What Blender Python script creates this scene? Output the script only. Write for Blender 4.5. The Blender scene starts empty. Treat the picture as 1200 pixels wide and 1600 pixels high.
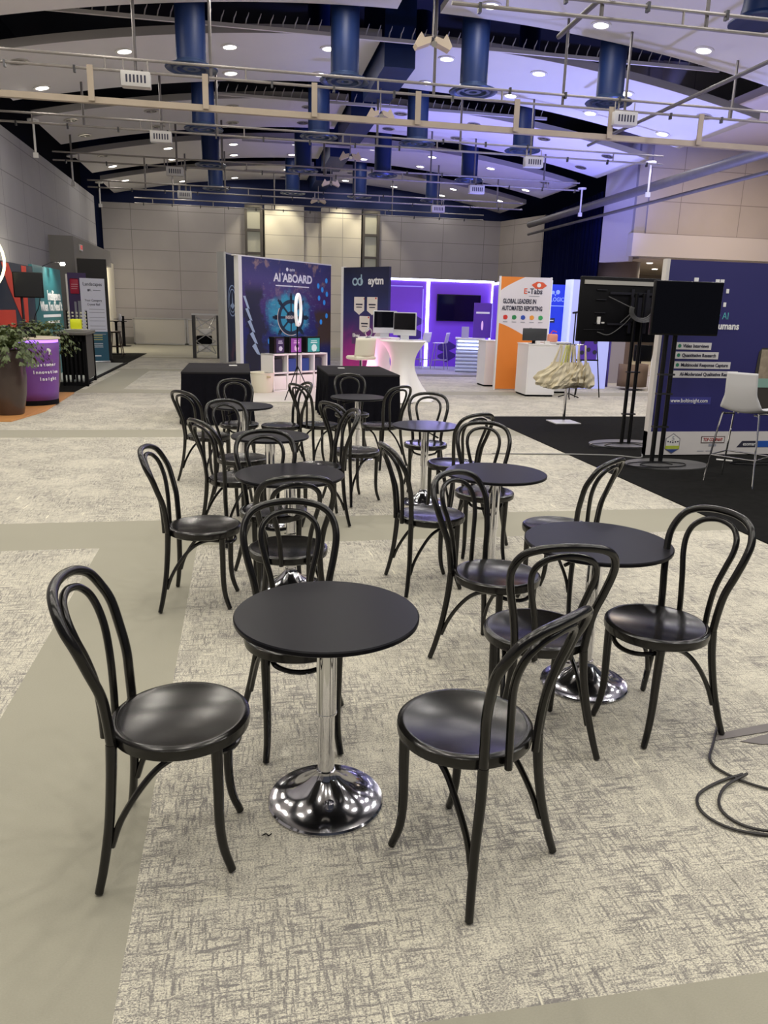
import bpy, bmesh, math, random
from mathutils import Vector, Matrix
random.seed(7)
R = math.radians
PI = math.pi
SC = bpy.context.scene
COL = SC.collection

# ------------------------------------------------------------------ camera, world, exposure
def basis(pitch, roll, yaw):
    a, b, c = R(pitch), R(roll), R(yaw)
    F = Vector((math.sin(c)*math.cos(a), math.cos(c)*math.cos(a), -math.sin(a)))
    Rt = Vector((math.cos(c), -math.sin(c), 0)); U = Rt.cross(F)
    return Rt*math.cos(b)+U*math.sin(b), -Rt*math.sin(b)+U*math.cos(b), F
cd = bpy.data.cameras.new('camera'); cam = bpy.data.objects.new('camera', cd); COL.objects.link(cam)
_r, _u, _f = basis(14.83, 1.52, 10.83)
cam.matrix_world = Matrix(((_r.x, _u.x, -_f.x, 0), (_r.y, _u.y, -_f.y, 0), (_r.z, _u.z, -_f.z, 1.653), (0, 0, 0, 1)))
cd.sensor_fit = 'VERTICAL'; cd.sensor_height = 24.0; cd.lens = 1183.5/1600*24.0
cd.clip_start = .05; cd.clip_end = 200
SC.camera = cam
SC.view_settings.view_transform = 'Standard'; SC.view_settings.look = 'None'
SC.view_settings.gamma = 1.0; SC.view_settings.use_curve_mapping = False
SC.view_settings.exposure = 0.03
w = bpy.data.worlds.new('world'); SC.world = w; w.use_nodes = True
w.node_tree.nodes['Background'].inputs[0].default_value = (.52, .55, .66, 1)
w.node_tree.nodes['Background'].inputs[1].default_value = .16
LAMP_W = 24.0

def lamp(kind, loc, energy, color=(1, .93, .82), size=.2, rot=(0, 0, 0), name='lamp_light', spread=None, spot=None, parent=None):
    l = bpy.data.lights.new(name, kind); l.energy = energy; l.color = color
    if kind == 'AREA':
        l.shape = 'DISK'; l.size = size
        if spread: l.spread = spread
    elif kind == 'SPOT':
        l.spot_size = spot or R(60); l.spot_blend = .6; l.shadow_soft_size = size
    else: l.shadow_soft_size = size
    o = bpy.data.objects.new(name, l); COL.objects.link(o); o.location = loc; o.rotation_euler = rot
    if parent: o.parent = parent
    return o
# unseen blue and violet spots added behind the booths to tint wall and ceiling
lamp('SPOT', (9.6, 19.5, .3), 2000, (.30, .34, 1), .25, (R(180), 0, 0), 'added_uplight_blue', spot=R(120))
lamp('SPOT', (10.6, 22.0, .3), 1500, (.22, .22, 1), .25, (R(158), R(-14), 0), 'added_uplight_wall', spot=R(90))
lamp('SPOT', (6.2, 24.2, .3), 500, (.32, .22, 1), .25, (R(165), 0, 0), 'added_uplight_violet', spot=R(100))
lamp('SPOT', (8.3, 13.5, .3), 550, (.4, .4, 1), .25, (R(180), 0, 0), 'added_uplight_lavender', spot=R(130))

# ------------------------------------------------------------------ materials
MATS = {}
def mat(name, col=(.5, .5, .5), rough=.5, metal=0., emit=None, es=1., noise=0., nscale=8., bump=0., bscale=200., coat=0., spec=None, trans=0., alpha=None):
    if name in MATS: return MATS[name]
    m = bpy.data.materials.new(name); m.use_nodes = True; nt = m.node_tree; b = nt.nodes['Principled BSDF']
    b.inputs['Base Color'].default_value = (*col, 1); b.inputs['Roughness'].default_value = rough
    b.inputs['Metallic'].default_value = metal
    if coat: b.inputs['Coat Weight'].default_value = coat; b.inputs['Coat Roughness'].default_value = .12
    if spec is not None: b.inputs['Specular IOR Level'].default_value = spec
    if trans: b.inputs['Transmission Weight'].default_value = trans
    if emit: b.inputs['Emission Color'].default_value = (*emit, 1); b.inputs['Emission Strength'].default_value = es
    tc = nt.nodes.new('ShaderNodeTexCoord')
    if noise:
        n = nt.nodes.new('ShaderNodeTexNoise'); n.inputs['Scale'].default_value = nscale; n.inputs['Detail'].default_value = 5
        nt.links.new(tc.outputs['Object'], n.inputs['Vector'])
        mx = nt.nodes.new('ShaderNodeMix'); mx.data_type = 'RGBA'
        mx.inputs['A'].default_value = (*[max(0, c*(1-noise)) for c in col], 1); mx.inputs['B'].default_value = (*[min(1, c*(1+noise)) for c in col], 1)
        nt.links.new(n.outputs['Fac'], mx.inputs['Factor']); nt.links.new(mx.outputs['Result'], b.inputs['Base Color'])
    if bump:
        n = nt.nodes.new('ShaderNodeTexNoise'); n.inputs['Scale'].default_value = bscale
        nt.links.new(tc.outputs['Object'], n.inputs['Vector'])
        bp = nt.nodes.new('ShaderNodeBump'); bp.inputs['Strength'].default_value = bump; bp.inputs['Distance'].default_value = .01
        nt.links.new(n.outputs['Fac'], bp.inputs['Height']); nt.links.new(bp.outputs['Normal'], b.inputs['Normal'])
    MATS[name] = m
    return m

class NT:
    def __init__(s, name):
        s.m = bpy.data.materials.new(name); s.m.use_nodes = True; s.nt = s.m.node_tree; s.b = s.nt.nodes['Principled BSDF']; MATS[name] = s.m
        s.tc = s.nt.nodes.new('ShaderNodeTexCoord')
    def N(s, t): return s.nt.nodes.new(t)
    def put(s, v, sock):
        if isinstance(v, (int, float)): sock.default_value = v
        elif isinstance(v, tuple): sock.default_value = (*v, 1) if len(v) == 3 and len(sock.default_value) == 4 else v
        else: s.nt.links.new(v, sock)
    def M(s, op, a, b=0., c=0.):
        n = s.N('ShaderNodeMath'); n.operation = op
        for i, v in enumerate((a, b, c)): s.put(v, n.inputs[i])
        return n.outputs[0]
    def xyz(s):
        n = s.N('ShaderNodeSeparateXYZ'); s.nt.links.new(s.tc.outputs['Object'], n.inputs[0]); return n.outputs
    def noise(s, scale, sx=1, sy=1, sz=1, detail=3, loc=(0, 0, 0), rough=.5, dist=0.):
        mp = s.N('ShaderNodeMapping'); mp.inputs['Scale'].default_value = (sx, sy, sz); mp.inputs['Location'].default_value = loc
        s.nt.links.new(s.tc.outputs['Object'], mp.inputs['Vector'])
        n = s.N('ShaderNodeTexNoise'); n.inputs['Scale'].default_value = scale; n.inputs['Detail'].default_value = detail
        n.inputs['Roughness'].default_value = rough; n.inputs['Distortion'].default_value = dist
        s.nt.links.new(mp.outputs[0], n.inputs['Vector']); return n.outputs['Fac']
    def sm(s, v, a, b):
        n = s.N('ShaderNodeMapRange'); n.interpolation_type = 'SMOOTHSTEP'
        n.inputs['From Min'].default_value = a; n.inputs['From Max'].default_value = b; s.put(v, n.inputs['Value']); return n.outputs[0]
    def mix(s, f, a, b):
        n = s.N('ShaderNodeMix'); n.data_type = 'RGBA'; s.put(f, n.inputs['Factor']); s.put(a, n.inputs['A']); s.put(b, n.inputs['B']); return n.outputs['Result']
    def ramp(s, v, stops):
        n = s.N('ShaderNodeValToRGB'); e = n.color_ramp.elements
        while len(e) < len(stops): e.new(.5)
        for i, (p, c) in enumerate(stops): e[i].position = p; e[i].color = (*c, 1)
        s.put(v, n.inputs[0]); return n.outputs[0]
    def between(s, v, a, b): return s.M('MULTIPLY', s.M('GREATER_THAN', v, a), s.M('LESS_THAN', v, b))
    def out(s, col, rough=.6, metal=0., emit=None, es=0.):
        s.put(col, s.b.inputs['Base Color']); s.put(rough, s.b.inputs['Roughness']); s.b.inputs['Metallic'].default_value = metal
        if emit is not None: s.put(emit, s.b.inputs['Emission Color']); s.b.inputs['Emission Strength'].default_value = es
        return s.m
    def bump(s, h, st=.3, d=.01):
        n = s.N('ShaderNodeBump'); n.inputs['Strength'].default_value = st; n.inputs['Distance'].default_value = d
        s.put(h, n.inputs['Height']); s.nt.links.new(n.outputs[0], s.b.inputs['Normal'])

def carpet_material():
    t = NT('carpet'); x, y, z = t.xyz()
    # plain bands of the broadloom layout
    def band(lo, hi): return t.between(y, lo, hi)
    plain = t.M('LESS_THAN', y, 1.40)
    for lo, hi in ((5.33, 6.03), (10.12, 10.75), (15.4, 16.1), (20.8, 21.4), (26, 26.7)): plain = t.M('MAXIMUM', plain, band(lo, hi))
    plain = t.M('MAXIMUM', plain, t.M('MULTIPLY', t.between(x, -1.0, -.335), t.M('LESS_THAN', y, 6.0)))
    plain = t.M('MAXIMUM', plain, t.M('MULTIPLY', t.between(x, -3.05, -2.35), band(16, 21.4)))
    plain = t.M('MAXIMUM', plain, t.M('GREATER_THAN', y, 27))
    va = t.noise(1, 52, 7, 1, 4, rough=.65); vb = t.noise(1, 6.5, 48, 1, 4, loc=(7, 3, 0), rough=.65)
    vc = t.noise(1, 110, 13, 1, 3, loc=(1, 9, 0)); vd = t.noise(1, 13, 110, 1, 3, loc=(4, 2, 0))
    patch = t.noise(1, 2.2, 2.2, 1, 3, loc=(3, 1, 0)); patch2 = t.noise(1, 7.5, 7.5, 1, 2, loc=(9, 4, 0)); blk = t.noise(1, 9, 5, 1, 2, loc=(2, 14, 0))
    s1 = t.M('MULTIPLY', t.M('MULTIPLY', t.sm(va, .48, .68), t.sm(patch2, .35, .60)), 1.0); s2 = t.M('MULTIPLY', t.M('MULTIPLY', t.sm(vb, .48, .68), t.sm(patch2, .66, .40)), 1.0)
    s3 = t.M('MULTIPLY', t.sm(vc, .45, .66), .68); s4 = t.M('MULTIPLY', t.sm(vd, .45, .66), .68)
    s = t.M('MAXIMUM', t.M('MAXIMUM', s1, s2), t.M('MAXIMUM', s3, s4))
    s = t.M('MAXIMUM', t.M('MULTIPLY', s, t.M('ADD', .50, t.M('MULTIPLY', t.sm(patch, .34, .62), .55))), t.M('MULTIPLY', t.sm(blk, .45, .75), .42))
    fib = t.noise(1, 150, 240, 1, 3, rough=.9)
    sf = t.M('MULTIPLY_ADD', t.M('SUBTRACT', fib, .5), 4.2, s)
    sf = t.sm(sf, -.28, .84)
    colr = t.mix(sf, (.70, .665, .54), (.205, .195, .185))
    dk = t.M('MULTIPLY', t.sm(t.noise(1, 32, 2.6, 1, 4, loc=(13, 5, 0), rough=.7), .665, .72), .8)
    colr = t.mix(dk, colr, (.09, .085, .075))
    lt = t.M('MULTIPLY', t.sm(t.noise(1, 36, 3.1, 1, 2, loc=(3, 15, 0)), .70, .76), .8)
    lt2 = t.M('MULTIPLY', t.sm(t.noise(1, 2.6, 40, 1, 2, loc=(30, 5, 0)), .72, .77), .8)
    colr = t.mix(t.M('MAXIMUM', lt, lt2), colr, (.80, .76, .60))
    fp = t.noise(1, 160, 260, 1, 2); fq = t.noise(1, 1.1, 1.1, 1, 3)
    pl = t.mix(t.M('ADD', t.M('MULTIPLY', fp, .6), t.M('MULTIPLY', fq, .4)), (.285, .275, .218), (.37, .355, .285))
    t.out(t.mix(plain, colr, pl), .95); t.b.inputs['Specular IOR Level'].default_value = .15
    t.bump(fib, .25, .006)
    return t.m

def panel_wall(name, w_, h_, ox, oz, axis=0, col=(.37, .345, .335)):
    t = NT(name); s = t.xyz(); u = s[axis]; z = s[2]
    def joint(v, per, off, th):
        f = t.M('FRACT', t.M('DIVIDE', t.M('ADD', v, off+1000*per), per)); return t.M('LESS_THAN', f, th/per)
    j = t.M('MAXIMUM', joint(u, w_, ox, .022), joint(z, h_, oz, .022))
    n = t.noise(1, 1.2, 1.2, 1.2, 4)
    c = t.mix(n, tuple(k*.9 for k in col), tuple(k*1.08 for k in col))
    t.out(t.mix(j, c, tuple(k*.52 for k in col)), .7); return t.m

blackwood = mat('black_lacquered_wood', (.0065, .006, .0055), .21, noise=.4, nscale=14, spec=.5)
seatwood = mat('black_seat_wood', (.0095, .0085, .008), .46, noise=.35, nscale=9, spec=.20)
tabletop_m = mat('black_laminate', (.0065, .0065, .0095), .30, noise=.25, nscale=30, bump=.03, bscale=600, spec=.09)
chrome = mat('chrome', (.78, .78, .81), .07, 1.0)
steel = mat('brushed_steel', (.55, .55, .56), .3, 1.0)
darksteel = mat('dark_steel', (.06, .06, .065), .4, .8)
black_pl = mat('black_plastic', (.005, .005, .006), .35, spec=.25)
black_mt = mat('black_matte', (.005, .005, .006), .75, spec=.1)
screen_m = mat('screen_glass', (.002, .002, .004), .10, spec=.35)
navy_cl = mat('ceiling_navy', (.006, .016, .085), .75, noise=.3, nscale=1.2)
navy_dk = mat('ceiling_deep_navy', (.003, .005, .022), .85)
duct_m = mat('duct_blue_paint', (.005, .019, .085), .5, spec=.3, noise=.25, nscale=3)
diff_m = mat('diffuser_blue_metal', (.05, .08, .17), .35, .6)
cloud_m = mat('ceiling_white', (.72, .70, .70), .85, noise=.03, nscale=2)
fascia_m = mat('ceiling_fascia_shade', (.40, .385, .37), .85)  # shade of the unlit vertical vault edge put into the grey
galv = mat('galvanised_pipe', (.27, .25, .235), .5, .25, noise=.25, nscale=6)
beam_m = mat('painted_channel', (.40, .335, .26), .55, .2, noise=.15, nscale=3)
white_m = mat('white_paint', (.78, .77, .74), .5)
white_gl = mat('white_laminate', (.82, .81, .80), .3)
cream_m = mat('cream_plastic', (.80, .76, .62), .45)
grey_m = mat('grey_paint', (.22, .21, .20), .6)
led_cold = mat('led_strip_cold', (1, 1, 1), .5, emit=(.62, .68, 1), es=7)
led_on = mat('downlight_lens', (1, 1, 1), .5, emit=(1, .95, .85), es=9)
cloth_bk = mat('black_cloth', (.006, .006, .009), .95, spec=.05, noise=.3, nscale=20, bump=.05, bscale=500)
cloth_tp = mat('black_cloth_top', (.022, .021, .023), .9, spec=.1, noise=.2, nscale=20)
spandex = mat('white_spandex', (.86, .84, .83), .55, noise=.03, nscale=5)
chrome_ring = mat('satin_trim', (.6, .58, .55), .3, .9)

# ------------------------------------------------------------------ mesh helpers
class B:
    def __init__(s): s.v = []; s.f = []; s.sm = []
    def _add(s, vs, fs, sm): 
        o = len(s.v); s.v += [tuple(v) for v in vs]; s.f += [tuple(i+o for i in f) for f in fs]; s.sm += [sm]*len(fs); return s
    def box(s, x0, x1, y0, y1, z0, z1):
        vs = [(x, y, z) for z in (z0, z1) for y in (y0, y1) for x in (x0, x1)]
        return s._add(vs, [(0, 2, 3, 1), (4, 5, 7, 6), (0, 1, 5, 4), (2, 6, 7, 3), (0, 4, 6, 2), (1, 3, 7, 5)], False)
    def rbox(s, x0, x1, y0, y1, z0, z1, r=.01):
        bm = bmesh.new(); bmesh.ops.create_cube(bm, size=1)
        for v in bm.verts: v.co = Vector((x0+(v.co.x+.5)*(x1-x0), y0+(v.co.y+.5)*(y1-y0), z0+(v.co.z+.5)*(z1-z0)))
        bmesh.ops.bevel(bm, geom=bm.edges[:], offset=r, segments=2, affect='EDGES', profile=.5)
        bm.verts.index_update()
        s._add([v.co[:] for v in bm.verts], [[v.index for v in f.verts] for f in bm.faces], True); bm.free(); return s
    def tube(s, pts, r=.01, n=8, closed=False, cap=True):
        pts = [Vector(p) for p in pts]; m = len(pts); rs = r if isinstance(r, (list, tuple)) else [r]*m
        vs = []; up = None
        for i, p in enumerate(pts):
            if closed: t = pts[(i+1) % m]-pts[i-1]
            else: t = pts[min(i+1, m-1)]-pts[max(i-1, 0)]
            t.normalize()
            if up is None:
                a = Vector((0, 0, 1)) if abs(t.z) < .9 else Vector((1, 0, 0)); up = (a-t*a.dot(t)).normalized()
            else: up = (up-t*up.dot(t)).normalized()
            sd = t.cross(up)
            for k in range(n):
                a = 2*PI*k/n; vs.append(p+(up*math.cos(a)+sd*math.sin(a))*rs[i])
        fs = []
        for i in range(m if closed else m-1):
            for k in range(n):
                j = (i+1) % m; fs.append((i*n+k, i*n+(k+1) % n, j*n+(k+1) % n, j*n+k))
        if cap and not closed: fs += [tuple(range(n))[::-1], tuple((m-1)*n+k for k in range(n))]
        return s._add(vs, fs, True)
    def lathe(s, prof, n=40, c=(0, 0, 0), axis='z', fr=None):
        vs = []; fs = []
        for r, z in prof:
            for k in range(n):
                a = 2*PI*k/n; q = (r*math.cos(a), r*math.sin(a), z)
                if axis == 'y': q = (q[0], q[2], q[1])
                if axis == 'x': q = (q[2], q[0], q[1])
                vs.append((q[0]+c[0], q[1]+c[1], q[2]+c[2]))
        m = len(prof)
        for i in range(m-1):
            for k in range(n): fs.append((i*n+k, i*n+(k+1) % n, (i+1)*n+(k+1) % n, (i+1)*n+k))
        fs += [tuple(range(n))[::-1], tuple((m-1)*n+k for k in range(n))]
        return s._add(vs, fs, True)
    def surf(s, f, nu, nv, closed_u=False, th=None):
        vs = [f(i/(nu if closed_u else nu-1), j/(nv-1)) for j in range(nv) for i in range(nu)]; fs = []
        for j in range(nv-1):
            for i in range(nu if closed_u else nu-1):
                i2 = (i+1) % nu; fs.append((j*nu+i, j*nu+i2, (j+1)*nu+i2, (j+1)*nu+i))
        return s._add(vs, fs, True)
    def poly(s, pts, y0, y1):           # polygon in XZ extruded along Y
        n = len(pts); vs = [(x, y0, z) for x, z in pts]+[(x, y1, z) for x, z in pts]
        fs = [tuple(range(n)), tuple(range(n, 2*n))[::-1]]+[(i, i+n, (i+1) % n+n, (i+1) % n) for i in range(n)]
        return s._add(vs, fs, False)
    def polyz(s, pts, z0, z1):          # polygon in XY extruded along Z
        n = len(pts); vs = [(x, y, z0) for x, y in pts]+[(x, y, z1) for x, y in pts]
        fs = [tuple(range(n))[::-1], tuple(range(n, 2*n))]+[(i, (i+1) % n, (i+1) % n+n, i+n) for i in range(n)]
        return s._add(vs, fs, False)
    def disc(s, cx, cz, r, y0, y1, n=24, rz=None):
        return s.poly([(cx+r*math.cos(2*PI*k/n), cz+(rz or r)*math.sin(2*PI*k/n)) for k in range(n)], y0, y1)
    def mesh(s, name, m):
        me = bpy.data.meshes.new(name); me.from_pydata(s.v, [], s.f); me.validate()
        bm = bmesh.new(); bm.from_mesh(me); bmesh.ops.recalc_face_normals(bm, faces=bm.faces); bm.to_mesh(me); bm.free()
        if len(me.polygons) == len(s.sm): me.polygons.foreach_set('use_smooth', s.sm)
        if any(s.sm): me.set_sharp_from_angle(angle=R(42))
        me.materials.append(m); return me
    def build(s, name, m, parent=None, solid=0):
        o = bpy.data.objects.new(name, s.mesh(name, m)); COL.objects.link(o)
        if parent: o.parent = parent
        if solid:
            md = o.modifiers.new('thickness', 'SOLIDIFY'); md.thickness = solid
        return o

def cat(pts, per=6):
    P = [Vector(p) for p in pts]; P = [P[0]*2-P[1]]+P+[P[-1]*2-P[-2]]; out = []
    for i in range(1, len(P)-2):
        for k in range(per):
            t = k/per; a, b, c, d = P[i-1:i+3]
            out.append(.5*((2*b)+(c-a)*t+(2*a-5*b+4*c-d)*t*t+(3*b-a-3*c+d)*t**3))
    out.append(P[-2]); return out
def lerp(a, b, t): return a+(b-a)*t
def root(name, label, cat_, loc=(0, 0, 0), rz=0, group=None):
    o = bpy.data.objects.new(name, None); COL.objects.link(o); o.empty_display_size = .1
    o.location = loc; o.rotation_euler = (0, 0, rz); o['label'] = label; o['category'] = cat_
    if group: o['group'] = group
    return o
def tag(o, label, cat_, group=None, loc=None, rz=None, kind=None):
    o['label'] = label; o['category'] = cat_
    if group: o['group'] = group
    if loc: o.location = loc
    if rz is not None: o.rotation_euler = (0, 0, rz)
    if kind: o['kind'] = kind
    return o
def struct(o, label=None):
    o['kind'] = 'structure'
    if label: o['label'] = label
    return o
def dup(r):
    c = r.copy(); COL.objects.link(c)
    for ch in r.children:
        d = ch.copy(); COL.objects.link(d); d.parent = c
        for g in ch.children:
            e = g.copy(); COL.objects.link(e); e.parent = d
    return c
def text(s, size, x, z, y, m, parent, name='lettering', align='CENTER', bold=0., sx=1., th=.002, spacing=1.):
    cu = bpy.data.curves.new(name, 'FONT'); cu.body = s; cu.size = size; cu.align_x = align; cu.align_y = 'CENTER'
    cu.extrude = th; cu.offset = bold; cu.resolution_u = 3; cu.space_character = spacing
    t = bpy.data.objects.new('tmp', cu); COL.objects.link(t)
    dg = bpy.context.evaluated_depsgraph_get(); me = bpy.data.meshes.new_from_object(t.evaluated_get(dg))
    bpy.data.objects.remove(t); bpy.data.curves.remove(cu); me.name = name
    me.transform(Matrix.Translation((x, y, z)) @ Matrix.Rotation(R(90), 4, 'X') @ Matrix.Scale(sx, 4, (1, 0, 0)))
    me.materials.clear(); me.materials.append(m)
    o = bpy.data.objects.new(name, me); COL.objects.link(o); o.parent = parent; return o

# ------------------------------------------------------------------ the setting
struct(B()._add([(-9, -8, 0), (24, -8, 0), (24, 40, 0), (-9, 40, 0)], [(0, 1, 2, 3)], False).build('floor', carpet_material()))
wall_m = panel_wall('wall_panels', 1.93, .80, .55, .10)
wall_l = panel_wall('wall_panels_side', 1.93, .80, .2, .10, 1, (.36, .35, .365))
wall_r = panel_wall('wall_panels_right', 2.15, .98, 1.0, .6, 0, (.42, .385, .37))
XL, YB = -5.55, 35.2
b = B(); b.box(XL, 4.0, YB, YB+.2, 0, 5.75); b.box(4.0, 4.55, YB, YB+.2, 3.0, 5.75); b.box(4.55, 11.8, YB, YB+.2, 0, 5.75)
struct(b.build('wall_back', wall_m))
struct(B().box(-8, 24, YB+.6, YB+.8, 0, 9.4).build('wall_back_upper', navy_cl))
struct(B().box(XL-.2, XL, -8, 33.6, 0, 5.75).build('wall_left', wall_l))
struct(B().box(-6.6, -6.4, -8, YB+.6, 5.6, 9.4).build('wall_left_upper', navy_dk))
struct(B().box(-9, 24, -8, YB+.8, 9.3, 9.5).build('ceiling', navy_dk))
# the wall beside the doorway at the far left corner
cream_wall = mat('lit_corridor_wall', (.85, .80, .66), .6)
pt = struct(B().box(XL, -4.85, 25.3, 32.2, 3.02, 3.6).box(XL, -4.85, 25.3, 25.7, 0, 3.02).build('trim_1', grey_m))
struct(B().box(-5.50, -5.44, 25.7, 32.2, 0, 3.02).build('door_1', cream_wall))
struct(B().box(XL, -5.2, 33.6, 35.15, 0, 3.3).build('door_2', cream_wall))
lamp('AREA', (-5.1, 30, 2.95), 60, (1, .9, .7), .6, name='corridor_light')
lamp('POINT', (-4.6, 33.0, 2.6), 40, (1, .9, .7), .3, name='corridor_light')
struct(B().box(-5.2, XL+.02, 34.9, 35.15, 0, .28).box(-5.2, 4.0, YB-.03, YB, 0, .3).build('baseboard_back', grey_m))
# exit sign over the portal
ex = tag(B().box(-.18, .18, -.02, .02, -.09, .09).build('exit_sign', white_m), 'small white and red exit sign high on the grey portal over the left doorway', 'sign', loc=(-4.83, 26.3, 3.33), rz=R(90))
text('EXIT', .17, 0, 0, -.022, mat('exit_red', (.6, .03, .04), .5, emit=(.8, .05, .05), es=.6), ex, bold=.002)

# portal of the back wall: two raised cream panels and two lattice pilasters with dim panes
cream_pn = panel_wall('wall_panels_cream', 1.68, .80, .55, .10, 0, (.66, .62, .52))
struct(B().box(1.13, 2.82, YB-.35, YB, 0, 5.9).build('trim_2', cream_pn))
struct(B().box(3.58, 5.32, YB-.35, YB, 0, 5.9).build('trim_3', cream_pn))
struct(B().box(2.82, 3.58, YB-.2, YB-.0, 0, 5.28).build('trim_4', cream_pn))
pane_m = mat('dim_pane', (.32, .31, .25), .4, emit=(.8, .78, .6), es=.12, noise=.2, nscale=2)
frame_m = mat('bronze_frame', (.07, .062, .055), .5)
for i, (x0, x1) in enumerate(((.30, 1.06), (5.38, 6.14))):
    fr = B()
    fr.box(x0, x0+.1, YB-.4, YB, 0, 5.88); fr.box(x1-.12, x1, YB-.4, YB, 0, 5.88)
    zs = [5.88, 5.78, 4.92, 4.80, 3.98, 3.84, 3.0, 2.88, 2.0, 1.88, 1.0]
    for k in range(0, 11, 2): fr.box(x0+.1, x1-.12, YB-.4, YB, zs[k]-.1, zs[k])
    f = struct(fr.build('window_%d' % (i+1), frame_m))
    for k in range(5): B().box(x0+.1, x1-.12, YB-.22, YB-.18, [4.9, 3.92, 2.98, 1.98, 1.0][k], [5.78, 4.82, 3.9, 2.9, 1.9][k]).build('pane', pane_m, f)
for x in (.75, 1.9, 4.4, 5.8): lamp('SPOT', (x, YB-1.3, 6.6), 170, (1, .9, .66), .1, (R(22), 0, 0), 'wall_washer', spot=R(70))
# black curtain in the doorway of the back wall
def curtain(name, p0, p1, z0, z1, m, amp=.05, waves=14):
    p0 = Vector((*p0, 0)); p1 = Vector((*p1, 0)); d = p1-p0; L = d.length; d.normalize(); nn = Vector((-d.y, d.x, 0))
    def f(u, v):
        q = p0+d*(u*L)+nn*(amp*math.sin(u*waves*2*PI)+amp*.4*math.sin(u*waves*4.7+2)); return (q.x, q.y, lerp(z0, z1, v))
    return B().surf(f, waves*8+1, 6).build(name, m, solid=.01)
navy_cloth = mat('navy_drape', (.0025, .004, .026), .95, spec=.05)
tag(curtain('door_curtain', (4.0, YB-.02), (4.55, YB-.02), 0, 3.05, navy_cloth, .02, 5), 'dark navy curtain filling the narrow doorway of the far wall', 'curtain')
tag(curtain('side_curtain', (12.75, 32.2), (12.05, 25.35), 0, 5.7, navy_cloth, .07, 22), 'tall dark navy drape on the right side wall beyond the booths', 'curtain')
# right side: return wall, overhanging panelled block, column and low soffit
struct(B().polyz([(11.8, 35.2), (12.75, 32.2), (13.0, 32.3), (12.0, 35.4)], 0, 5.75).build('wall_right_return', panel_wall('wall_panels_return', 1.9, .8, 0, .1, 1, (.36, .32, .28))))
struct(B().polyz([(12.05, 25.3), (12.55, 24.2), (12.75, 24.3), (12.3, 25.4)], 3.45, 9.3).build('wall_right_corner', mat('smooth_wall_paint', (.50, .47, .47), .7)))
struct(B().box(12.55, 12.95, 24.05, 24.3, 4.3, 9.3).build('wall_right_reveal', mat('reveal_paint', (.36, .34, .35), .7)))
struct(B().box(12.95, 22, 24.0, 24.3, 4.3, 9.3).build('wall_right', wall_r))
struct(B().box(12.5, 22, 23.95, 24.35, 3.6, 4.3).build('trim_5', mat('fascia_paint', (.55, .52, .51), .7)))
struct(B().box(13.0, 22, 24.35, 33, 3.55, 3.65).build('ceiling_low', mat('low_soffit', (.62, .55, .48), .8)))
struct(B().box(12.6, 22, 33, 33.2, 0, 3.6).build('wall_alcove', mat('alcove_wall', (.33, .27, .22), .8)))
struct(B().lathe([(.9, 0), (.9, 3.55)], 40, (13.15, 26.4, 0)).build('column_round', mat('column_brown', (.17, .13, .12), .6)))
# high soffit at the right
struct(B().box(12.9, 22, 13, 24, 7.1, 7.3).build('ceiling_side', mat('side_soffit', (.66, .58, .52), .8)))
lamp('AREA', (15.5, 20, 6.9), 260, (1, .78, .58), .6, name='soffit_light')
for x, y, wh in ((14.3, 26.0, 'front row, leftmost'), (15.6, 26.0, 'front row, middle'), (17.2, 26.2, 'front row, rightmost'), (14.6, 29, 'rear row, left'), (16.2, 29, 'rear row, right')):
    t = tag(B().lathe([(.10, -.012), (.10, 0)], 20).build('downlight', led_on), 'small warm downlight in the low alcove soffit, '+wh, 'light', 'alcove downlights', (x, y, 3.545))
lamp('AREA', (15.5, 27, 3.4), 90, (1, .82, .62), .5, name='alcove_light')
lamp('AREA', (14.2, 19, 6.9), 120, (1, .8, .62), .5, name='soffit_light')

# ------------------------------------------------------------------ vaulted ceiling panels, lights in them
def vz(x): return 7.08-.93*((x-3.37)/8.42)**2
def cloud(x0, x1, y0, y1, name):
    n = 28; xs = [lerp(x0, x1, i/n) for i in range(n+1)]; vs = []; fs = []
    for x in xs:
        z = vz(x); vs += [(x, y0, z), (x, y1, z), (x, y0, z+.13), (x, y1, z+.13)]
    b = B()
    for i in range(n):
        a = i*4; c = a+4; fs += [(a, c, c+1, a+1), (a+2, a+3, c+3, c+2), (a+1, c+1, c+3, a+3)]
    fs += [(0, 1, 3, 2), (n*4, n*4+2, n*4+3, n*4+1)]
    b._add(vs, fs, False); b.sm = [True]*len(b.sm)
    o = struct(b.build(name, cloud_m))
    g = B(); vs = []; fs = []
    for x in xs: z = vz(x); vs += [(x, y0-.012, z-.0), (x, y0-.012, z+.16), (x, y0-.001, z), (x, y0-.001, z+.16)]
    for i in range(n): a = i*4; c = a+4; fs += [(a, a+1, c+1, c), (a+2, c+2, c+3, a+3), (a+1, a+3, c+3, c+1), (a, c, c+2, a+2)]
    g._add(vs, fs, False); e = g.build('fascia', fascia_m, o)
    return o
ROWN = {0: 'nearest visible', 1: 'second', 2: 'third', 3: 'fourth', 4: 'farthest'}
LX, RX = (2.0, -.08, -2.2, -4.25), (4.6, 6.75, 8.9, 10.95)
ORD = ('innermost', 'second from the middle', 'third from the middle', 'outermost')
UNLIT = {(2, s, i, j) for s in 'LR' for i in range(4) for j in range(2)} | {(1, 'L', 3, 0), (1, 'R', 3, 0), (3, 'L', 3, 0), (3, 'R', 3, 0), (4, 'L', 0, 1), (4, 'R', 0, 0)}
dl_proto = {}
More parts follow.
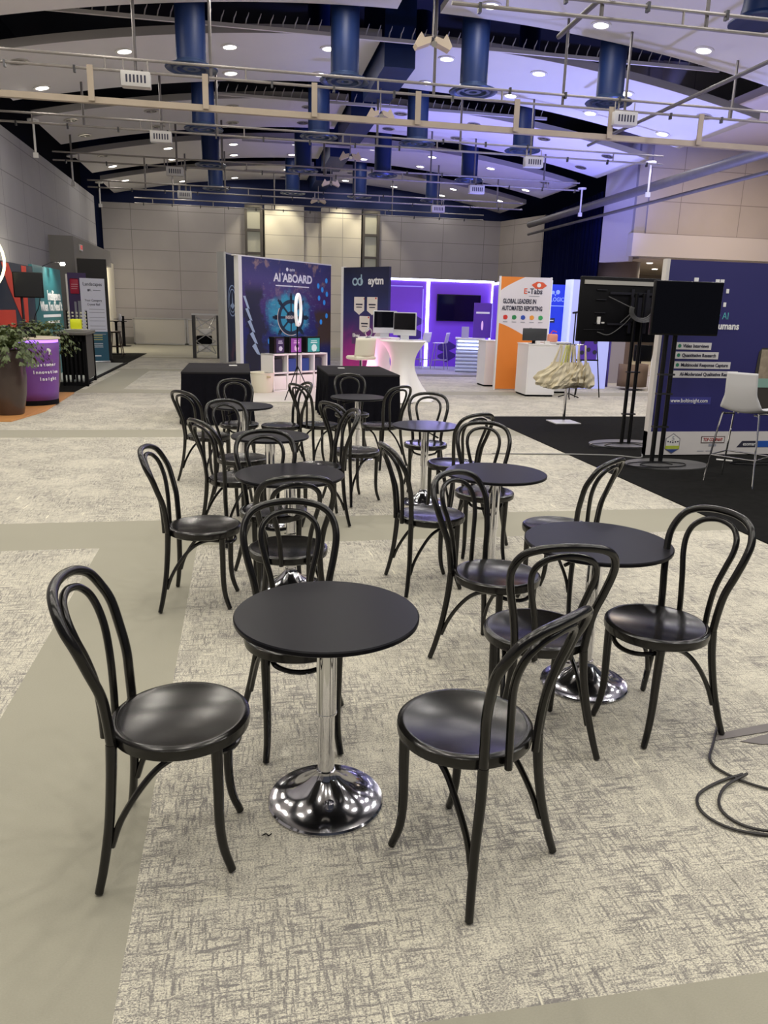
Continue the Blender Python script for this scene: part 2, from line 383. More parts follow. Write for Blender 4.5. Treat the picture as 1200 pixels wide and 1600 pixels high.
def downlight(x, y, k, side, i, j):
    on = (k, side, i, j) not in UNLIT
    loc = (x, y, vz(x)-.002)
    tilt = math.atan(-2*.93*(x-3.37)/8.42**2)
    if k >= 0:
        if on not in dl_proto:
            r_ = root('downlight', '', 'light')
            B().lathe([(.135, 0), (.19, 0), (.19, -.02), (.14, -.025), (.135, 0)], 24).build('trim_ring', white_m if on else chrome_ring, r_)
            if on: B().lathe([(.138, -.006), (.138, -.014)], 24).build('lens', led_on, r_)
            else:
                B().lathe([(.135, -.004), (.135, -.01)], 24).build('lens', mat('dark_can', (.09, .085, .08), .3, .5), r_)
                B().box(-.09, .09, -.02, .02, -.03, -.012).box(-.02, .02, -.09, .09, -.03, -.012).build('bulb_cross', chrome_ring, r_)
            dl_proto[on] = r_; t = r_
        else: t = dup(dl_proto[on])
        t.location = loc; t.rotation_euler = (0, -tilt, 0)
        sd = 'left' if side == 'L' else 'right'
        t['label'] = '%s downlight in the %s %s ceiling vault, %s, %s one' % ('lit' if on else 'unlit', ROWN[k], sd, ORD[i], 'nearer' if j == 0 else 'farther')
        t['group'] = 'downlights in the %s %s ceiling vault' % (ROWN[k], sd)
    if on: lamp('AREA', (x, y, vz(x)-.05), LAMP_W*(1.42 if k < 0 else 1.1 if k == 0 else .66 if k == 1 else .52), (1, .94, .84) if side == 'L' else (.98, .94, .91), .26, name='downlight_lamp')
for k in range(-3, 5):
    y0 = 17.3+(k-1)*4.97; y1 = y0+3.35
    cloud(-5.05, 3.0, y0, y1, 'ceiling_panel'); cloud(3.82, 11.85, y0, y1, 'ceiling_panel')
    for side, XS in (('L', LX), ('R', RX)):
        for i, x in enumerate(XS):
            for j, dy in enumerate((.8, 2.68)):
                if k < 4 or j == 0 or i < 3: downlight(x, y0+dy, k, side, i, j)
    if k >= 1:
        struct(B().box(3.08, 3.74, y0+.1, y1-.4, 6.6, 8.6).build('ceiling_shaft', duct_m))

# ------------------------------------------------------------------ air ducts
dp = root('air_duct', '', 'air duct')
B().lathe([(.27, .12), (.27, 3.0)], 28).build('duct', duct_m, dp)
df = B(); df.lathe([(.27, .14), (.30, .10), (.46, .04), (.48, .02), (.46, .0), (.40, .015), (.36, .05), (.33, .0), (.27, .0), (.25, .05), (.18, .05), (.16, .01), (.08, .01), (.06, .05), (.0, .05)], 36)
df.build('diffuser', diff_m, dp)
first = True
for r_, y in enumerate((15.98, 20.95, 25.92, 30.89)):
    for c_, x in enumerate((-.77, 2.07, 4.62, 7.5)):
        d = dp if first else dup(dp); first = False
        d.location = (x, y, 5.86)
        d['label'] = 'dark blue air duct with round diffuser, %s row, %s from left' % (('nearest', 'second', 'third', 'farthest')[r_], ('first', 'second', 'third', 'fourth')[c_])
        d['group'] = 'blue air ducts with diffusers'
dk = tag(B().lathe([(.0, .05), (.16, .05), (.33, .0), (.46, 0), (.46, .03), (.3, .12), (.27, .3), (.27, 3.1)], 30).build('air_duct', duct_m), 'dark duct with round diffuser cut by the right edge of the frame', 'air duct', loc=(8.0, 12.0, 6.1))

# ------------------------------------------------------------------ rigging pipes
rod_dk = mat('rod_dark', (.12, .11, .11), .6)
CLAMP = B().box(-.018, .018, -.035, .035, -.06, .05).mesh('clamp', darksteel)
def rack(y, x0, x1, n, zt=5.70, zb=5.50, beam=False, rods=()):
    t = root('rigging_rack', '%s pair of grey rigging pipes across the hall' % n, 'rigging pipe', (0, y, 0), 0, 'rigging pipe pairs')
    B().tube([(x0, 0, zt), (x1, 0, zt)], .024, 8).build('pipe', galv, t)
    B().tube([(x0, 0, zb), (x1, 0, zb)], .024, 8).build('pipe', galv, t)
    x = x0+.7
    while x < x1: B().tube([(x, 0, zb), (x, 0, zt)], .018, 6).build('strut', galv, t); x += 2.35
    for rx in rods: B().tube([(rx, .04, zb), (rx, .04, vz(rx)+.5 if rx not in (3.6,) else 8.4)], .028, 6).build('hanger_rod', rod_dk, t)
    x = x0+.35
    while x < x1:
        c_ = bpy.data.objects.new('clamp', CLAMP); COL.objects.link(c_); c_.parent = t; c_.location = (x, 0, (zb-.02) if int(x*3) % 3 else zt); x += 1.1
    if beam:
        B().box(x0-.6, x1+1.2, .02, .12, 4.98, 5.08).build('channel_beam', beam_m, t)
        x = x0+.9
        while x < x1: B().box(x-.05, x+.05, -.04, -.01, 5.0, zb+.05).build('hanger_plate', beam_m, t); x += 1.9
    return t
rack(15.0, -5.2, 11.2, 'nearest full-width', 5.69, 5.50, True, (-1.66, -.40, 3.6, 6.12, 7.4, 9.67))
rack(19.9, -5.2, 11.0, 'second full-width', 5.76, 5.56, False, (-3.4, -1.69, -.42, 3.4, 5.5, 7.36))
rack(24.6, -5.1, 10.8, 'third full-width', 5.78, 5.56, False, (-4.6, -1.7, -.4, 2.6, 5.9, 7.3, 9.6))
rack(29.2, -5.0, 10.6, 'fourth full-width', 5.72, 5.5, False, (-3.1, -1.75, -.4, 4.2, 7.3, 9.6))
rack(33.4, -4.0, 10.4, 'farthest full-width', 5.75, 5.55, False, (-2.5, 1.5, 6.4))
rack(10.1, 2.6, 12.0, 'closest', 5.45, 5.27, False, (4.55, 6.0))
pipe_dk = mat('pipe_dark', (.12, .112, .108), .5, .2, noise=.2, nscale=5)
def ypipe(x, z, y0, y1, r, label, slope=0.):
    return tag(B().tube([(0, y0, 0), (slope, y1, 0)], r, 10).build('overhead_pipe', pipe_dk), label, 'overhead pipe', 'pipes running lengthwise', (x, 0, z))
ypipe(11.2, 5.25, 7, 31.5, .13, 'thick grey pipe running lengthwise along the upper right wall', .6)
ypipe(11.75, 4.92, 7, 32, .05, 'thin grey conduit running just below the thick pipe on the right', .2)
ypipe(4.6, 5.62, 8, 11.9, .035, 'short dark pipe running lengthwise at the top centre right', .1)
ypipe(8.3, 5.62, 9, 18.6, .035, 'dark pipe running diagonally across the upper right of the view', 0)
# hook rails near the front edge of the vaults
rail_m = mat('rail_paint', (.72, .70, .68), .5)
hook_me = None
for i, (y, z, x0, x1) in enumerate(((17.15, 7.02, -3.7, 10.6), (22.2, 7.0, -.8, 8.6), (27.2, 6.9, .2, 6.5), (32.2, 6.8, .3, 5.5))):
    t = root('hook_rail', 'long overhead rail with a row of small upright hooks, %s from the viewer' % ('first', 'second', 'third', 'fourth')[i], 'hook rail', (0, y, z), 0, 'hook rails')
    n = int((x1-x0)/.24)
    B().box(x0, x1, -.03, .03, -.04, .03).build('rail', rail_m, t)
    if hook_me is None:
        hook_me = B().tube([(0, 0, 0), (.02, 0, .1), (.05, 0, .16), (.07, 0, .22)], [.014, .014, .011, .006], 5).mesh('hook', rail_m)
    if i < 2:
        for k in range(n):
            h = bpy.data.objects.new('hook', hook_me); COL.objects.link(h); h.parent = t; h.location = (x0+.1+k*.24, 0, .03)
# slotted boxes hanging under the racks
first = None
slot_m = mat('slot_dark', (.02, .02, .05), .6)
for k, (y, z, x) in enumerate(((15, 5.36, -1.65), (15, 5.34, 7.35), (19.9, 5.42, -1.7), (19.9, 5.40, 7.41), (24.6, 5.42, -1.76), (24.6, 5.40, 7.36), (29.2, 5.40, -1.79), (29.2, 5.36, 7.3))):
    if first is None:
        t = first = root('junction_box', '', 'junction box')
        B().rbox(-.24, .24, -.1, .1, -.12, .12, .012).build('housing', mat('box_grey', (.50, .49, .48), .5), t)
        s_ = B()
        for q in range(6): s_.box(-.16+q*.06, -.13+q*.06, -.104, -.098, -.06, .06)
        s_.build('slots', slot_m, t)
        B().tube([(-.2, 0, .12), (-.2, 0, .3)], .012, 5).tube([(.2, 0, .12), (.2, 0, .3)], .012, 5).build('hanger', galv, t)
    else: t = dup(first)
    t.location = (x, y-.06, z); t['group'] = 'slotted white boxes under the rigging pipes'
    t['label'] = 'white slotted box hung from the %s rigging pipes, on the %s' % (('nearest', 'second', 'third', 'fourth')[k//2], 'left' if x < 0 else 'right')
# centre lamp clusters
tan = mat('tan_metal', (.60, .50, .38), .5)
first = None
for k, (y, z) in enumerate(((14, 6.05), (19, 6.05), (24, 6.03), (29, 6.02), (33.5, 6.0))):
    if first is None:
        t = first = root('lamp_cluster', '', 'ceiling fixture')
        B().tube([(0, 0, .08), (0, 0, .56)], .014, 6).build('rod', galv, t)
        for s_ in (-1, 1):
            B().poly([(s_*.04, .07), (s_*.16, .04), (s_*.22, .12), (s_*.32, -.06), (s_*.28, -.12), (s_*.05, -.03)], -.10, .10).build('reflector', tan, t)
        B().tube([(0, -.1, -.05), (.05, .1, .05)], .05, 8).build('motor', steel, t)
    else: t = dup(first)
    if k == 0: tag(B().tube([(0, 0, .5), (0, 0, 2.6)], .014, 6).build('hanging_rod', galv), 'thin rod holding the nearest tan ceiling fixture', 'rod', None, (3.3, y, z))
    t.location = (3.3, y, z); t['group'] = 'tan fixtures along the centre line'
    t['label'] = 'tan winged ceiling fixture on a thin rod over the hall centre, %s from the viewer' % ('first', 'second', 'third', 'fourth', 'fifth')[k]
# rods with a small plate by the side walls
first = None
for k, (x, y, z) in enumerate(((-5.0, 22.2, 5.3), (-5.05, 27.0, 5.3), (-5.1, 32.2, 5.3), (11.0, 20.5, 4.95), (11.3, 25.5, 5.0))):
    if first is None:
        t = first = root('ceiling_sensor', '', 'ceiling fixture')
        B().tube([(0, 0, 0), (0, 0, .75)], .028, 8).build('rod', white_m, t); B().lathe([(.14, .75), (.14, .79)], 20).build('cap', white_m, t)
        B().box(-.06, .06, -.03, .03, -.1, .02).build('head', white_m, t)
    else: t = dup(first)
    t.location = (x, y, z)
    t['label'] = 'white vertical rod with round cap beside the %s wall, %s from the viewer' % ('left' if x < 0 else 'right', ('first', 'second', 'third', 'first', 'second')[k])
    t['group'] = 'capped white rods along the side walls'

# ------------------------------------------------------------------ bentwood chairs
def mirror(p): return [(-x, y, z) for x, y, z in p]
def make_chair():
    t = root('bentwood_chair', '', 'chair')
    B().lathe([(0, .452), (.08, .452), (.15, .452), (.165, .4521), (.170, .4535), (.176, .4575), (.182, .459), (.18, .44), (.0, .435)], 48).build('seat', seatwood, t)
    B().lathe([(.176, .4575), (.184, .4615), (.196, .4615), (.205, .455), (.2065, .440), (.204, .424), (.196, .418), (.176, .418), (.174, .43)], 56).build('seat_rim', blackwood, t)
    up = [(-.133, -.175, .44), (-.140, -.180, .52), (-.152, -.188, .60), (-.172, -.210, .68), (-.186, -.234, .755), (-.182, -.262, .81), (-.158, -.286, .855), (-.115, -.306, .879), (-.06, -.319, .890), (0, -.323, .893)]
    full = up+mirror(up)[::-1][1:]
    B().tube(cat(full, 6), .0150, 10).build('back_frame', blackwood, t)
    inn = [(-.066, -.212, .425), (-.070, -.213, .50), (-.082, -.219, .60), (-.104, -.234, .69), (-.116, -.254, .755), (-.108, -.274, .805), (-.078, -.292, .838), (-.04, -.302, .852), (0, -.305, .857)]
    B().tube(cat(inn+mirror(inn)[::-1][1:], 6), .0118, 10).build('inner_hoop', blackwood, t)
    for s_ in (-1, 1):
        rl = cat([(s_*.133, -.175, .44), (s_*.142, -.180, .33), (s_*.165, -.188, .20), (s_*.192, -.204, .08), (s_*.212, -.218, .006)], 5)
        B().tube(rl, [lerp(.0165, .0125, i/(len(rl)-1)) for i in range(len(rl))], 10).build('leg', blackwood, t)
        fl = cat([(s_*.136, .120, .425), (s_*.134, .121, .30), (s_*.132, .121, .17), (s_*.134, .131, .08), (s_*.142, .155, .006)], 5)
        B().tube(fl, [lerp(.0175, .0125, i/(len(fl)-1)) for i in range(len(fl))], 10).build('leg', blackwood, t)
    br = [(-.172, -.184, .13), (-.160, -.155, .21), (-.148, -.10, .30), (-.132, -.04, .365), (-.122, .03, .398), (-.112, .090, .396), (-.098, .130, .386), (-.055, .160, .376), (0, .170, .372)]
    br = br+mirror(br)[::-1][1:]
    c = cat(br, 5); B().tube(c, [.0098]*len(c), 8).build('brace', blackwood, t)
    return t
CH = [  # x, y, facing (degrees), label
 (-.201, 2.139, 265.1, 'black bentwood chair in the left foreground, partly on the plain carpet band'),
 (.645, 1.977, 34.6, 'black bentwood chair in the right foreground with its back toward the viewer'),
 (1.642, 2.612, 108, 'black bentwood chair at the right edge, hoop back against the pale floor'),
 (.194, 2.700, 183, 'black bentwood chair behind the front round table, its seat hidden by the tabletop'),
 (.221, 3.786, 5.4, 'black bentwood chair seen through the hoop of the chair behind the front table'),
 (-.222, 4.250, 261.5, 'black bentwood chair standing clear at the left of the second left-row table'),
 (.177, 4.560, 188, 'black bentwood chair at the far side of the second left-row table'),
 (.575, 5.88, 97, 'black bentwood chair at the right side of the third left-row table'),
 (-.042, 5.515, 300, 'black bentwood chair at the left side of the third left-row table'),
 (-.002, 6.277, 210, 'black bentwood chair behind the third left-row table, seat under the tabletop'),
 (.404, 8.10, 104, 'black bentwood chair at the right of the farthest left-row table'),
 (-.321, 7.455, 312, 'black bentwood chair in front of the left draped box, leftmost of the far chairs'),
 (-.028, 8.213, 189, 'black bentwood chair behind the farthest left-row table, against the left draped box'),
 (.83, 8.179, 298, 'black bentwood chair left of the small table by the right draped box'),
 (.994, 6.576, 300, 'black bentwood chair between the rows, in front of the farthest small table'),
 (1.307, 9.052, 179, 'black bentwood chair behind the farthest small table, against the right draped box'),
 (1.485, 8.119, 35, 'black bentwood chair at the right corner of the right draped box'),
 (1.704, 6.906, 163, 'black bentwood chair with blue sheen on its seat behind the blue-shining table'),
 (1.704, 5.969, 25, 'black bentwood chair to the right of the blue-shining table'),
 (1.653, 4.930, 168, 'black bentwood chair behind the middle right-row table'),
 (1.134, 4.372, 276, 'black bentwood chair at the left of the middle right-row table, side on to the viewer'),
 (1.185, 3.272, 214.5, 'black bentwood chair in front of the middle right-row table, between the rows'),
 (1.126, 2.620, 355, 'black bentwood chair behind the right foreground chair with its back toward the viewer'),
 (1.820, 4.045, 40, 'black bentwood chair behind the large right-hand table, its seat partly covered by the top'),
]
proto = make_chair()
for i, (x, y, a, lab) in enumerate(CH):
    o = proto if i == 0 else dup(proto)
    o.location = (x, y, 0); o.rotation_euler = (0, 0, R(a)); o['label'] = lab; o['group'] = 'black bentwood chairs around the café tables'

# ------------------------------------------------------------------ round tables
def make_table():
    t = root('round_table', '', 'table')
    B().lathe([(0, -.020), (.298, -.020), (.305, -.016), (.306, -.004), (.302, 0), (0, 0)], 72).build('tabletop', tabletop_m, t)
    B().lathe([(.034, -.36), (.034, -.024), (.05, -.021)], 28).build('column', chrome, t)
    p = B(); p.lathe([(.0285, -.62), (.0285, -.358)], 28); p.lathe([(.0355, -.362), (.0355, -.355)], 28); p.build('lower_column', chrome, t)
    prof = [(.0, -.697), (.199, -.697), (.2, -.690), (.195, -.684)]
    for k in range(1, 13):
        u = k/12; prof.append((lerp(.195, .034, u), -.684+.078*u**2.2+.018*u))
    prof += [(.033, -.575), (.029, -.572)]
    B().lathe(prof, 72).build('base', mat('base_chrome', (.50, .50, .53), .11, 1.0), t)
    B().lathe([(.016, 0), (.016, .018), (.0, .02)], 14, (0, -.105, -.652)).build('screw_cap', chrome, t)
    B().tube([(-.01, .01, -.05), (-.07, .06, -.065), (-.15, .12, -.085)], [.006, .006, .009], 6).build('lever', black_pl, t)
    return t
TB = [(.2586, 2.293, .70, .985, 0, 'round black café table in the centre foreground on a chrome trumpet base'),
 (.272, 4.42, .71, 1.05, 40, 'second round black table back in the left row, chrome column seen through a chair'),
 (.212, 5.905, .70, .985, 10, 'third round black table back in the left row'),
 (.003, 7.75, .705, 1.01, 80, 'farthest round black table of the left row, by the left draped box'),
 (1.30, 8.55, .71, 1.015, 20, 'small distant round black table before the right draped box'),
 (1.582, 6.435, .70, .965, 150, 'round black table with a bright blue sheen in the middle distance'),
 (1.552, 4.427, .70, 1.03, 100, 'round black table in the middle of the right row, chrome column on show'),
 (1.540, 2.985, .695, 1.05, 60, 'large-looking round black table at right behind the chairs, base between chair legs')]
proto = make_table()
for i, (x, y, h, s_, a, lab) in enumerate(TB):
    o = proto if i == 0 else dup(proto)
    o.location = (x, y, h); o.rotation_euler = (0, 0, R(a)); o['label'] = lab; o['group'] = 'round black tables with chrome bases'
    for ch in o.children:
        if ch.name.startswith('tabletop'): ch.scale = (s_, s_, 1)
        elif ch.name.split('.')[0] in ('base', 'lower_column', 'screw_cap'): ch.location.z = .697-h

# ------------------------------------------------------------------ black draped boxes
def draped(x0, x1, y0, y1, h, label, a=0):
    cx, cy = (x0+x1)/2, (y0+y1)/2; t = root('draped_table', label, 'table', (cx, cy, 0), R(a), 'black draped tables'); w_, d_ = (x1-x0)/2, (y1-y0)/2
    per = 2*(2*w_+2*d_)
    def rim(u):
        s_ = (u % 1)*4*(w_+d_)
        if s_ < 2*w_: return (-w_+s_, -d_, 0, -1)
        s_ -= 2*w_
        if s_ < 2*d_: return (w_, -d_+s_, 1, 0)
        s_ -= 2*d_
        if s_ < 2*w_: return (w_-s_, d_, 0, 1)
        return (-w_, d_-(s_-2*w_), -1, 0)
    def f(u, v):
        x, y, nx, ny = rim(u); k = 1-v
        a_ = k*(.018+.014*math.sin(u*191+3))*math.sin(u*PI*2*46+1.5*math.sin(u*23))+k*.035
        return (x+nx*a_, y+ny*a_, .012+(h-.022)*v)
    B().surf(f, 380, 10, True).build('skirt', cloth_bk, t)
    B().rbox(-w_-.004, w_+.004, -d_-.004, d_+.004, h-.03, h, .008).build('cloth_top', cloth_tp, t)
    B().box(-w_+.03, w_-.03, -d_+.03, d_-.03, h-.05, h-.03).tube([(-w_+.06, -d_+.06, 0), (-w_+.06, -d_+.06, h-.04)], .02).tube([(w_-.06, -d_+.06, 0), (w_-.06, -d_+.06, h-.04)], .02).tube([(-w_+.06, d_-.06, 0), (-w_+.06, d_-.06, h-.04)], .02).tube([(w_-.06, d_-.06, 0), (w_-.06, d_-.06, h-.04)], .02).build('table_frame', steel, t)
    return t
draped(-.83, .13, 11.15, 12.95, .76, 'left table draped to the floor in pleated black cloth')
draped(1.28, 2.36, 11.35, 13.15, .73, 'right table draped to the floor in pleated black cloth')
tag(B().box(-.06, .06, -.04, .04, 0, .012).build('card', white_m), 'small white card lying on the left draped table', 'card', None, (-.12, 12.4, .76), .1)
tag(B().box(-.05, .05, -.04, .04, 0, .012).build('card', white_m), 'small white card lying on the right draped table', 'card', None, (1.62, 12.55, .73), .1)

# ------------------------------------------------------------------ booth floors
def slab(name, x0, x1, y0, y1, h, m, label, cat_='flooring', pts=None):
    b = B()
    if pts: b.polyz(pts, .001, h)
    else: b.box(x0, x1, y0, y1, .001, h)
    return tag(b.build(name, m), label, cat_)
bk_carpet = mat('black_carpet', (.009, .009, .0085), .95, spec=.06, noise=.5, nscale=12, bump=.2, bscale=300)
slab('booth_carpet', 3.95, 9.2, 3.2, 12.08, .008, bk_carpet, 'flat black booth carpet under the screens and tall blue board at right', 'carpet')
vinyl = mat('pale_vinyl', (.62, .60, .54), .5, noise=.06, nscale=3)
slab('booth_flooring', 0, 0, 0, 0, .02, vinyl, 'pale booth flooring under the white cubby shelf and basket', pts=[(-.05, 13.9), (3.55, 13.95), (3.9, 19.2), (2.5, 23.1), (.05, 20.5)])
lav = mat('grey_booth_carpet', (.34, .33, .36), .9, noise=.15, nscale=20)
slab('booth_platform', 0, 0, 0, 0, .06, lav, 'low platform flooring of the glowing purple booth', pts=[(4.0, 20.0), (7.1, 19.9), (7.7, 23.2), (4.0, 23.2)])
oak = NT('orange_planks'); _x, _y, _z = oak.xyz()
oak.out(oak.mix(oak.noise(1, 14, 1.2, 1, 4), (.48, .20, .055), (.66, .34, .12)), .45)
slab('booth_flooring', 0, 0, 0, 0, .02, MATS['orange_planks'], 'orange wood-look flooring under the planters and purple counter', pts=[(-5.4, 11.5), (-3.22, 11.5), (-3.02, 12.6), (-3.12, 15.3), (-5.4, 15.3)])
slab('booth_carpet', -5.4, -3.15, 15.35, 17.4, .01, bk_carpet, 'black carpet strip behind the purple counter at left', 'carpet')
slab('booth_flooring', 0, 0, 0, 0, .02, mat('grey_lino', (.36, .37, .34), .6, noise=.1, nscale=3), 'grey booth flooring with black edge at the left wall', pts=[(-5.4, 17.45), (-3.3, 17.45), (-3.35, 23.3), (-5.4, 23.3)])
slab('booth_edge', -3.3, -3.22, 17.45, 23.3, .03, black_mt, 'black edge strip along the grey left booth flooring', 'edging')
slab('booth_carpet', -4.4, -3.25, 23.5, 28.3, .01, bk_carpet, 'black mat under the bar stool near the far left corner', 'carpet')

# ------------------------------------------------------------------ booths: general boards
def board_root(name, label, p0, p1, cat_='display board'):
    d = Vector((p1[0]-p0[0], p1[1]-p0[1])); return root(name, label, cat_, (p0[0], p0[1], 0), math.atan2(d.y, d.x)), d.length
def bars(parent, m, rows, y, name='text_lines'):
    b = B()
    for x0, x1, z, h in rows: b.box(x0, x1, y, y+.003, z-h/2, z+h/2)
    return b.build(name, m, parent)
ink_w = mat('ink_white', (.85, .85, .85), .6); ink_d = mat('ink_dark', (.02, .02, .05), .6); ink_g = mat('ink_grey', (.32, .33, .38), .6)
beige_ink = mat('ink_beige', (.72, .62, .50), .6)

# AI ABOARD backdrop
art = NT('seascape_print'); X_, Y_, Z_ = art.xyz()
n1 = art.noise(1, 1.3, 1, 1.5, 5, rough=.6); n2 = art.noise(1, 2.4, 1, 2.6, 5, loc=(5, 2, 1), rough=.65); n3 = art.noise(1, 1.1, 1, 1.1, 3, loc=(2, 7, 4))
base = art.ramp(art.M('DIVIDE', Z_, 2.95), [(0, (.012, .022, .12)), (.35, (.02, .03, .19)), (.62, (.09, .035, .19)), (.82, (.09, .07, .25)), (1, (.05, .055, .18))])
base = art.mix(art.M('MULTIPLY', art.sm(n3, .45, .7), .5), base, (.03, .06, .30))
top = art.sm(Z_, 1.5, 2.7)
base = art.mix(art.M('MULTIPLY', art.M('MULTIPLY', art.sm(n2, .53, .66), top), .8), base, (.55, .36, .30))
dx = art.M('MULTIPLY', art.M('SUBTRACT', X_, 1.92), .72); dz = art.M('SUBTRACT', Z_, 1.48)
rr = art.M('SQRT', art.M('ADD', art.M('MULTIPLY', dx, dx), art.M('MULTIPLY', dz, dz)))
rr = art.M('ADD', rr, art.M('MULTIPLY', art.M('SUBTRACT', n2, .5), .9))
base = art.mix(art.sm(rr, .74, .42), base, (.05, .55, .72))
lights = art.noise(1, 26, 1, 26, 2, loc=(3, 3, 3))
base = art.mix(art.M('MULTIPLY', art.sm(lights, .66, .72), art.sm(n1, .5, .62)), base, (.75, .52, .38))
foam = art.noise(1, 5, 1, 11, 4, loc=(8, 1, 2), dist=1.)
base = art.mix(art.M('MULTIPLY', art.M('MULTIPLY', art.sm(foam, .60, .70), art.sm(rr, 1.25, .5)), .6), base, (.35, .60, .68))
lx = art.M('ADD', X_, art.M('MULTIPLY', art.M('SUBTRACT', n1, .5), 1.6))
land = art.M('MULTIPLY', art.M('MULTIPLY', art.sm(lx, .95, .75), art.sm(lx, .05, .2)), art.sm(Z_, 2.35, 2.0))
base = art.mix(land, base, (.02, .022, .03))
rgt = art.M('MULTIPLY', art.M('MULTIPLY', art.sm(lx, 3.1, 3.35), art.sm(Z_, .5, .8)), art.sm(Z_, 1.75, 1.5))
base = art.mix(rgt, base, (.10, .06, .03))
hs = art.N('ShaderNodeHueSaturation'); hs.inputs['Value'].default_value = .62; art.nt.links.new(base, hs.inputs['Color'])
art.out(hs.outputs[0], .45)
t, L = board_root('backdrop_board', 'large illustrated seascape backdrop reading AI ABOARD behind the white cubby shelf', (.06, 20.6), (2.70, 23.5))
B().box(0, L, 0, .10, .02, 2.92).build('print_panel', MATS['seascape_print'], t)
B().box(-.13, -.005, -.03, .12, 0, 2.94).box(-.22, L+.02, .0, .12, 2.92, 2.95).build('frame', white_m, t)
k = L/3.92
text('AI', .30, 1.43, 2.46, -.004, ink_w, t, bold=.008, sx=1.1); text('+', .15, 1.66, 2.56, -.004, ink_w, t, bold=.004)
text('ABOARD', .30, 2.33, 2.46, -.004, ink_w, t, bold=.010, sx=1.08)
text('aytm', .12, 2.08, 2.70, -.004, ink_w, t); B().disc(1.86, 2.70, .05, -.004, -.001, 16).build('logo', ink_w, t)
bars(t, ink_w, [(1.36, 2.1, 2.26, .03), (2.13, 2.84, 2.26, .03)], -.004)
wh = B(); cx, cz = 2.02, 1.42
for a in range(8):
    an = a*PI/4; ca, sa = math.cos(an), math.sin(an)*.82
    for r0, r1, hw in ((.12, .80, .030), (.56, .72, .055)):
        px, pz = -sa*hw, ca*hw
        wh.poly([(cx+ca*r0+px, cz+sa*r0+pz), (cx+ca*r1+px*1.2, cz+sa*r1+pz*1.2), (cx+ca*r1-px*1.2, cz+sa*r1-pz*1.2), (cx+ca*r0-px, cz+sa*r0-pz)], -.006, -.002)
for a in range(40):
    a0, a1 = a*2*PI/40, (a+1)*2*PI/40
    wh.poly([(cx+.46*math.cos(a0), cz+.38*math.sin(a0)), (cx+.58*math.cos(a0), cz+.48*math.sin(a0)), (cx+.58*math.cos(a1), cz+.48*math.sin(a1)), (cx+.46*math.cos(a1), cz+.38*math.sin(a1))], -.006, -.002)
wh.disc(cx, cz, .22, -.006, -.002, 24, .17)
wh.build('ships_wheel', mat('ink_wheel', (.012, .03, .045), .6), t)
gl = B()
for a in range(28):
    a0, a1 = R(150+a*5), R(155+a*5); gl.poly([(cx+.58*math.cos(a0), cz+.48*math.sin(a0)), (cx+.605*math.cos(a0), cz+.50*math.sin(a0)), (cx+.605*math.cos(a1), cz+.50*math.sin(a1)), (cx+.58*math.cos(a1), cz+.48*math.sin(a1))], -.0065, -.003)
gl.build('wheel_glint', beige_ink, t)
text('INSIGHTS', .12, cx, cz, -.008, beige_ink, t, bold=.003)
ic = B()
for x, z in ((3.72, 2.36), (3.32, 2.20), (3.52, 2.10), (3.75, 1.98), (3.36, 1.86), (3.62, 1.74), (3.74, 1.36), (3.46, 1.18), (1.08, .66), (2.98, .46)): ic.disc(x*.99, z+.12, .06, -.004, -.001, 16, .075)
ic.build('icons', mat('ink_cyan', (.03, .25, .60), .5, emit=(.03, .3, .8), es=.2), t)
sw = B()
for i in range(9): sw.poly([(.05+i*.04, 1.95-i*.16), (.14+i*.045, 1.95-i*.15), (.30+i*.05, 1.62-i*.15), (.20+i*.045, 1.66-i*.15)], -.004, -.001) if i % 2 == 0 else None
sw.build('wave_crests', mat('ink_foam', (.40, .50, .62), .6), t)

# narrow tower board with emblem
t, L = board_root('tower_board', 'tall narrow navy display tower with a round white emblem, left of the large backdrop', (-.40, 24.3), (-.02, 25.5))
art = NT('deep_blue_print'); X_, Y_, Z_ = art.xyz(); nn = art.noise(1, 3, 3, 1.2, 5)
art.out(art.mix(art.M('MULTIPLY', art.sm(nn, .5, .75), art.sm(Z_, 1.6, .3)), (.007, .022, .07), (.18, .06, .10)), .5)
B().box(0, L, 0, .02, .02, 3.2).build('print_panel', MATS['deep_blue_print'], t)
B().box(-.02, L, .02, .24, 0, 3.25).box(-.02, 0, -.03, .24, 0, 3.25).build('frame', white_m, t)
em = B()
for r0, r1 in ((.40, .43), (.30, .325)):
    for a in range(30):
        a0, a1 = a*2*PI/30, (a+1)*2*PI/30; em.poly([(.62+r0*math.cos(a0), 1.85+r0*1.1*math.sin(a0)), (.62+r1*math.cos(a0), 1.85+r1*1.1*math.sin(a0)), (.62+r1*math.cos(a1), 1.85+r1*1.1*math.sin(a1)), (.62+r0*math.cos(a1), 1.85+r0*1.1*math.sin(a1))], -.005, -.001)
em.poly([(.62, 2.12), (.66, 1.78), (.84, 1.70), (.62, 1.60), (.40, 1.70), (.58, 1.78)], -.005, -.001)
em.build('emblem', mat('ink_pale_blue', (.45, .6, .75), .6), t)

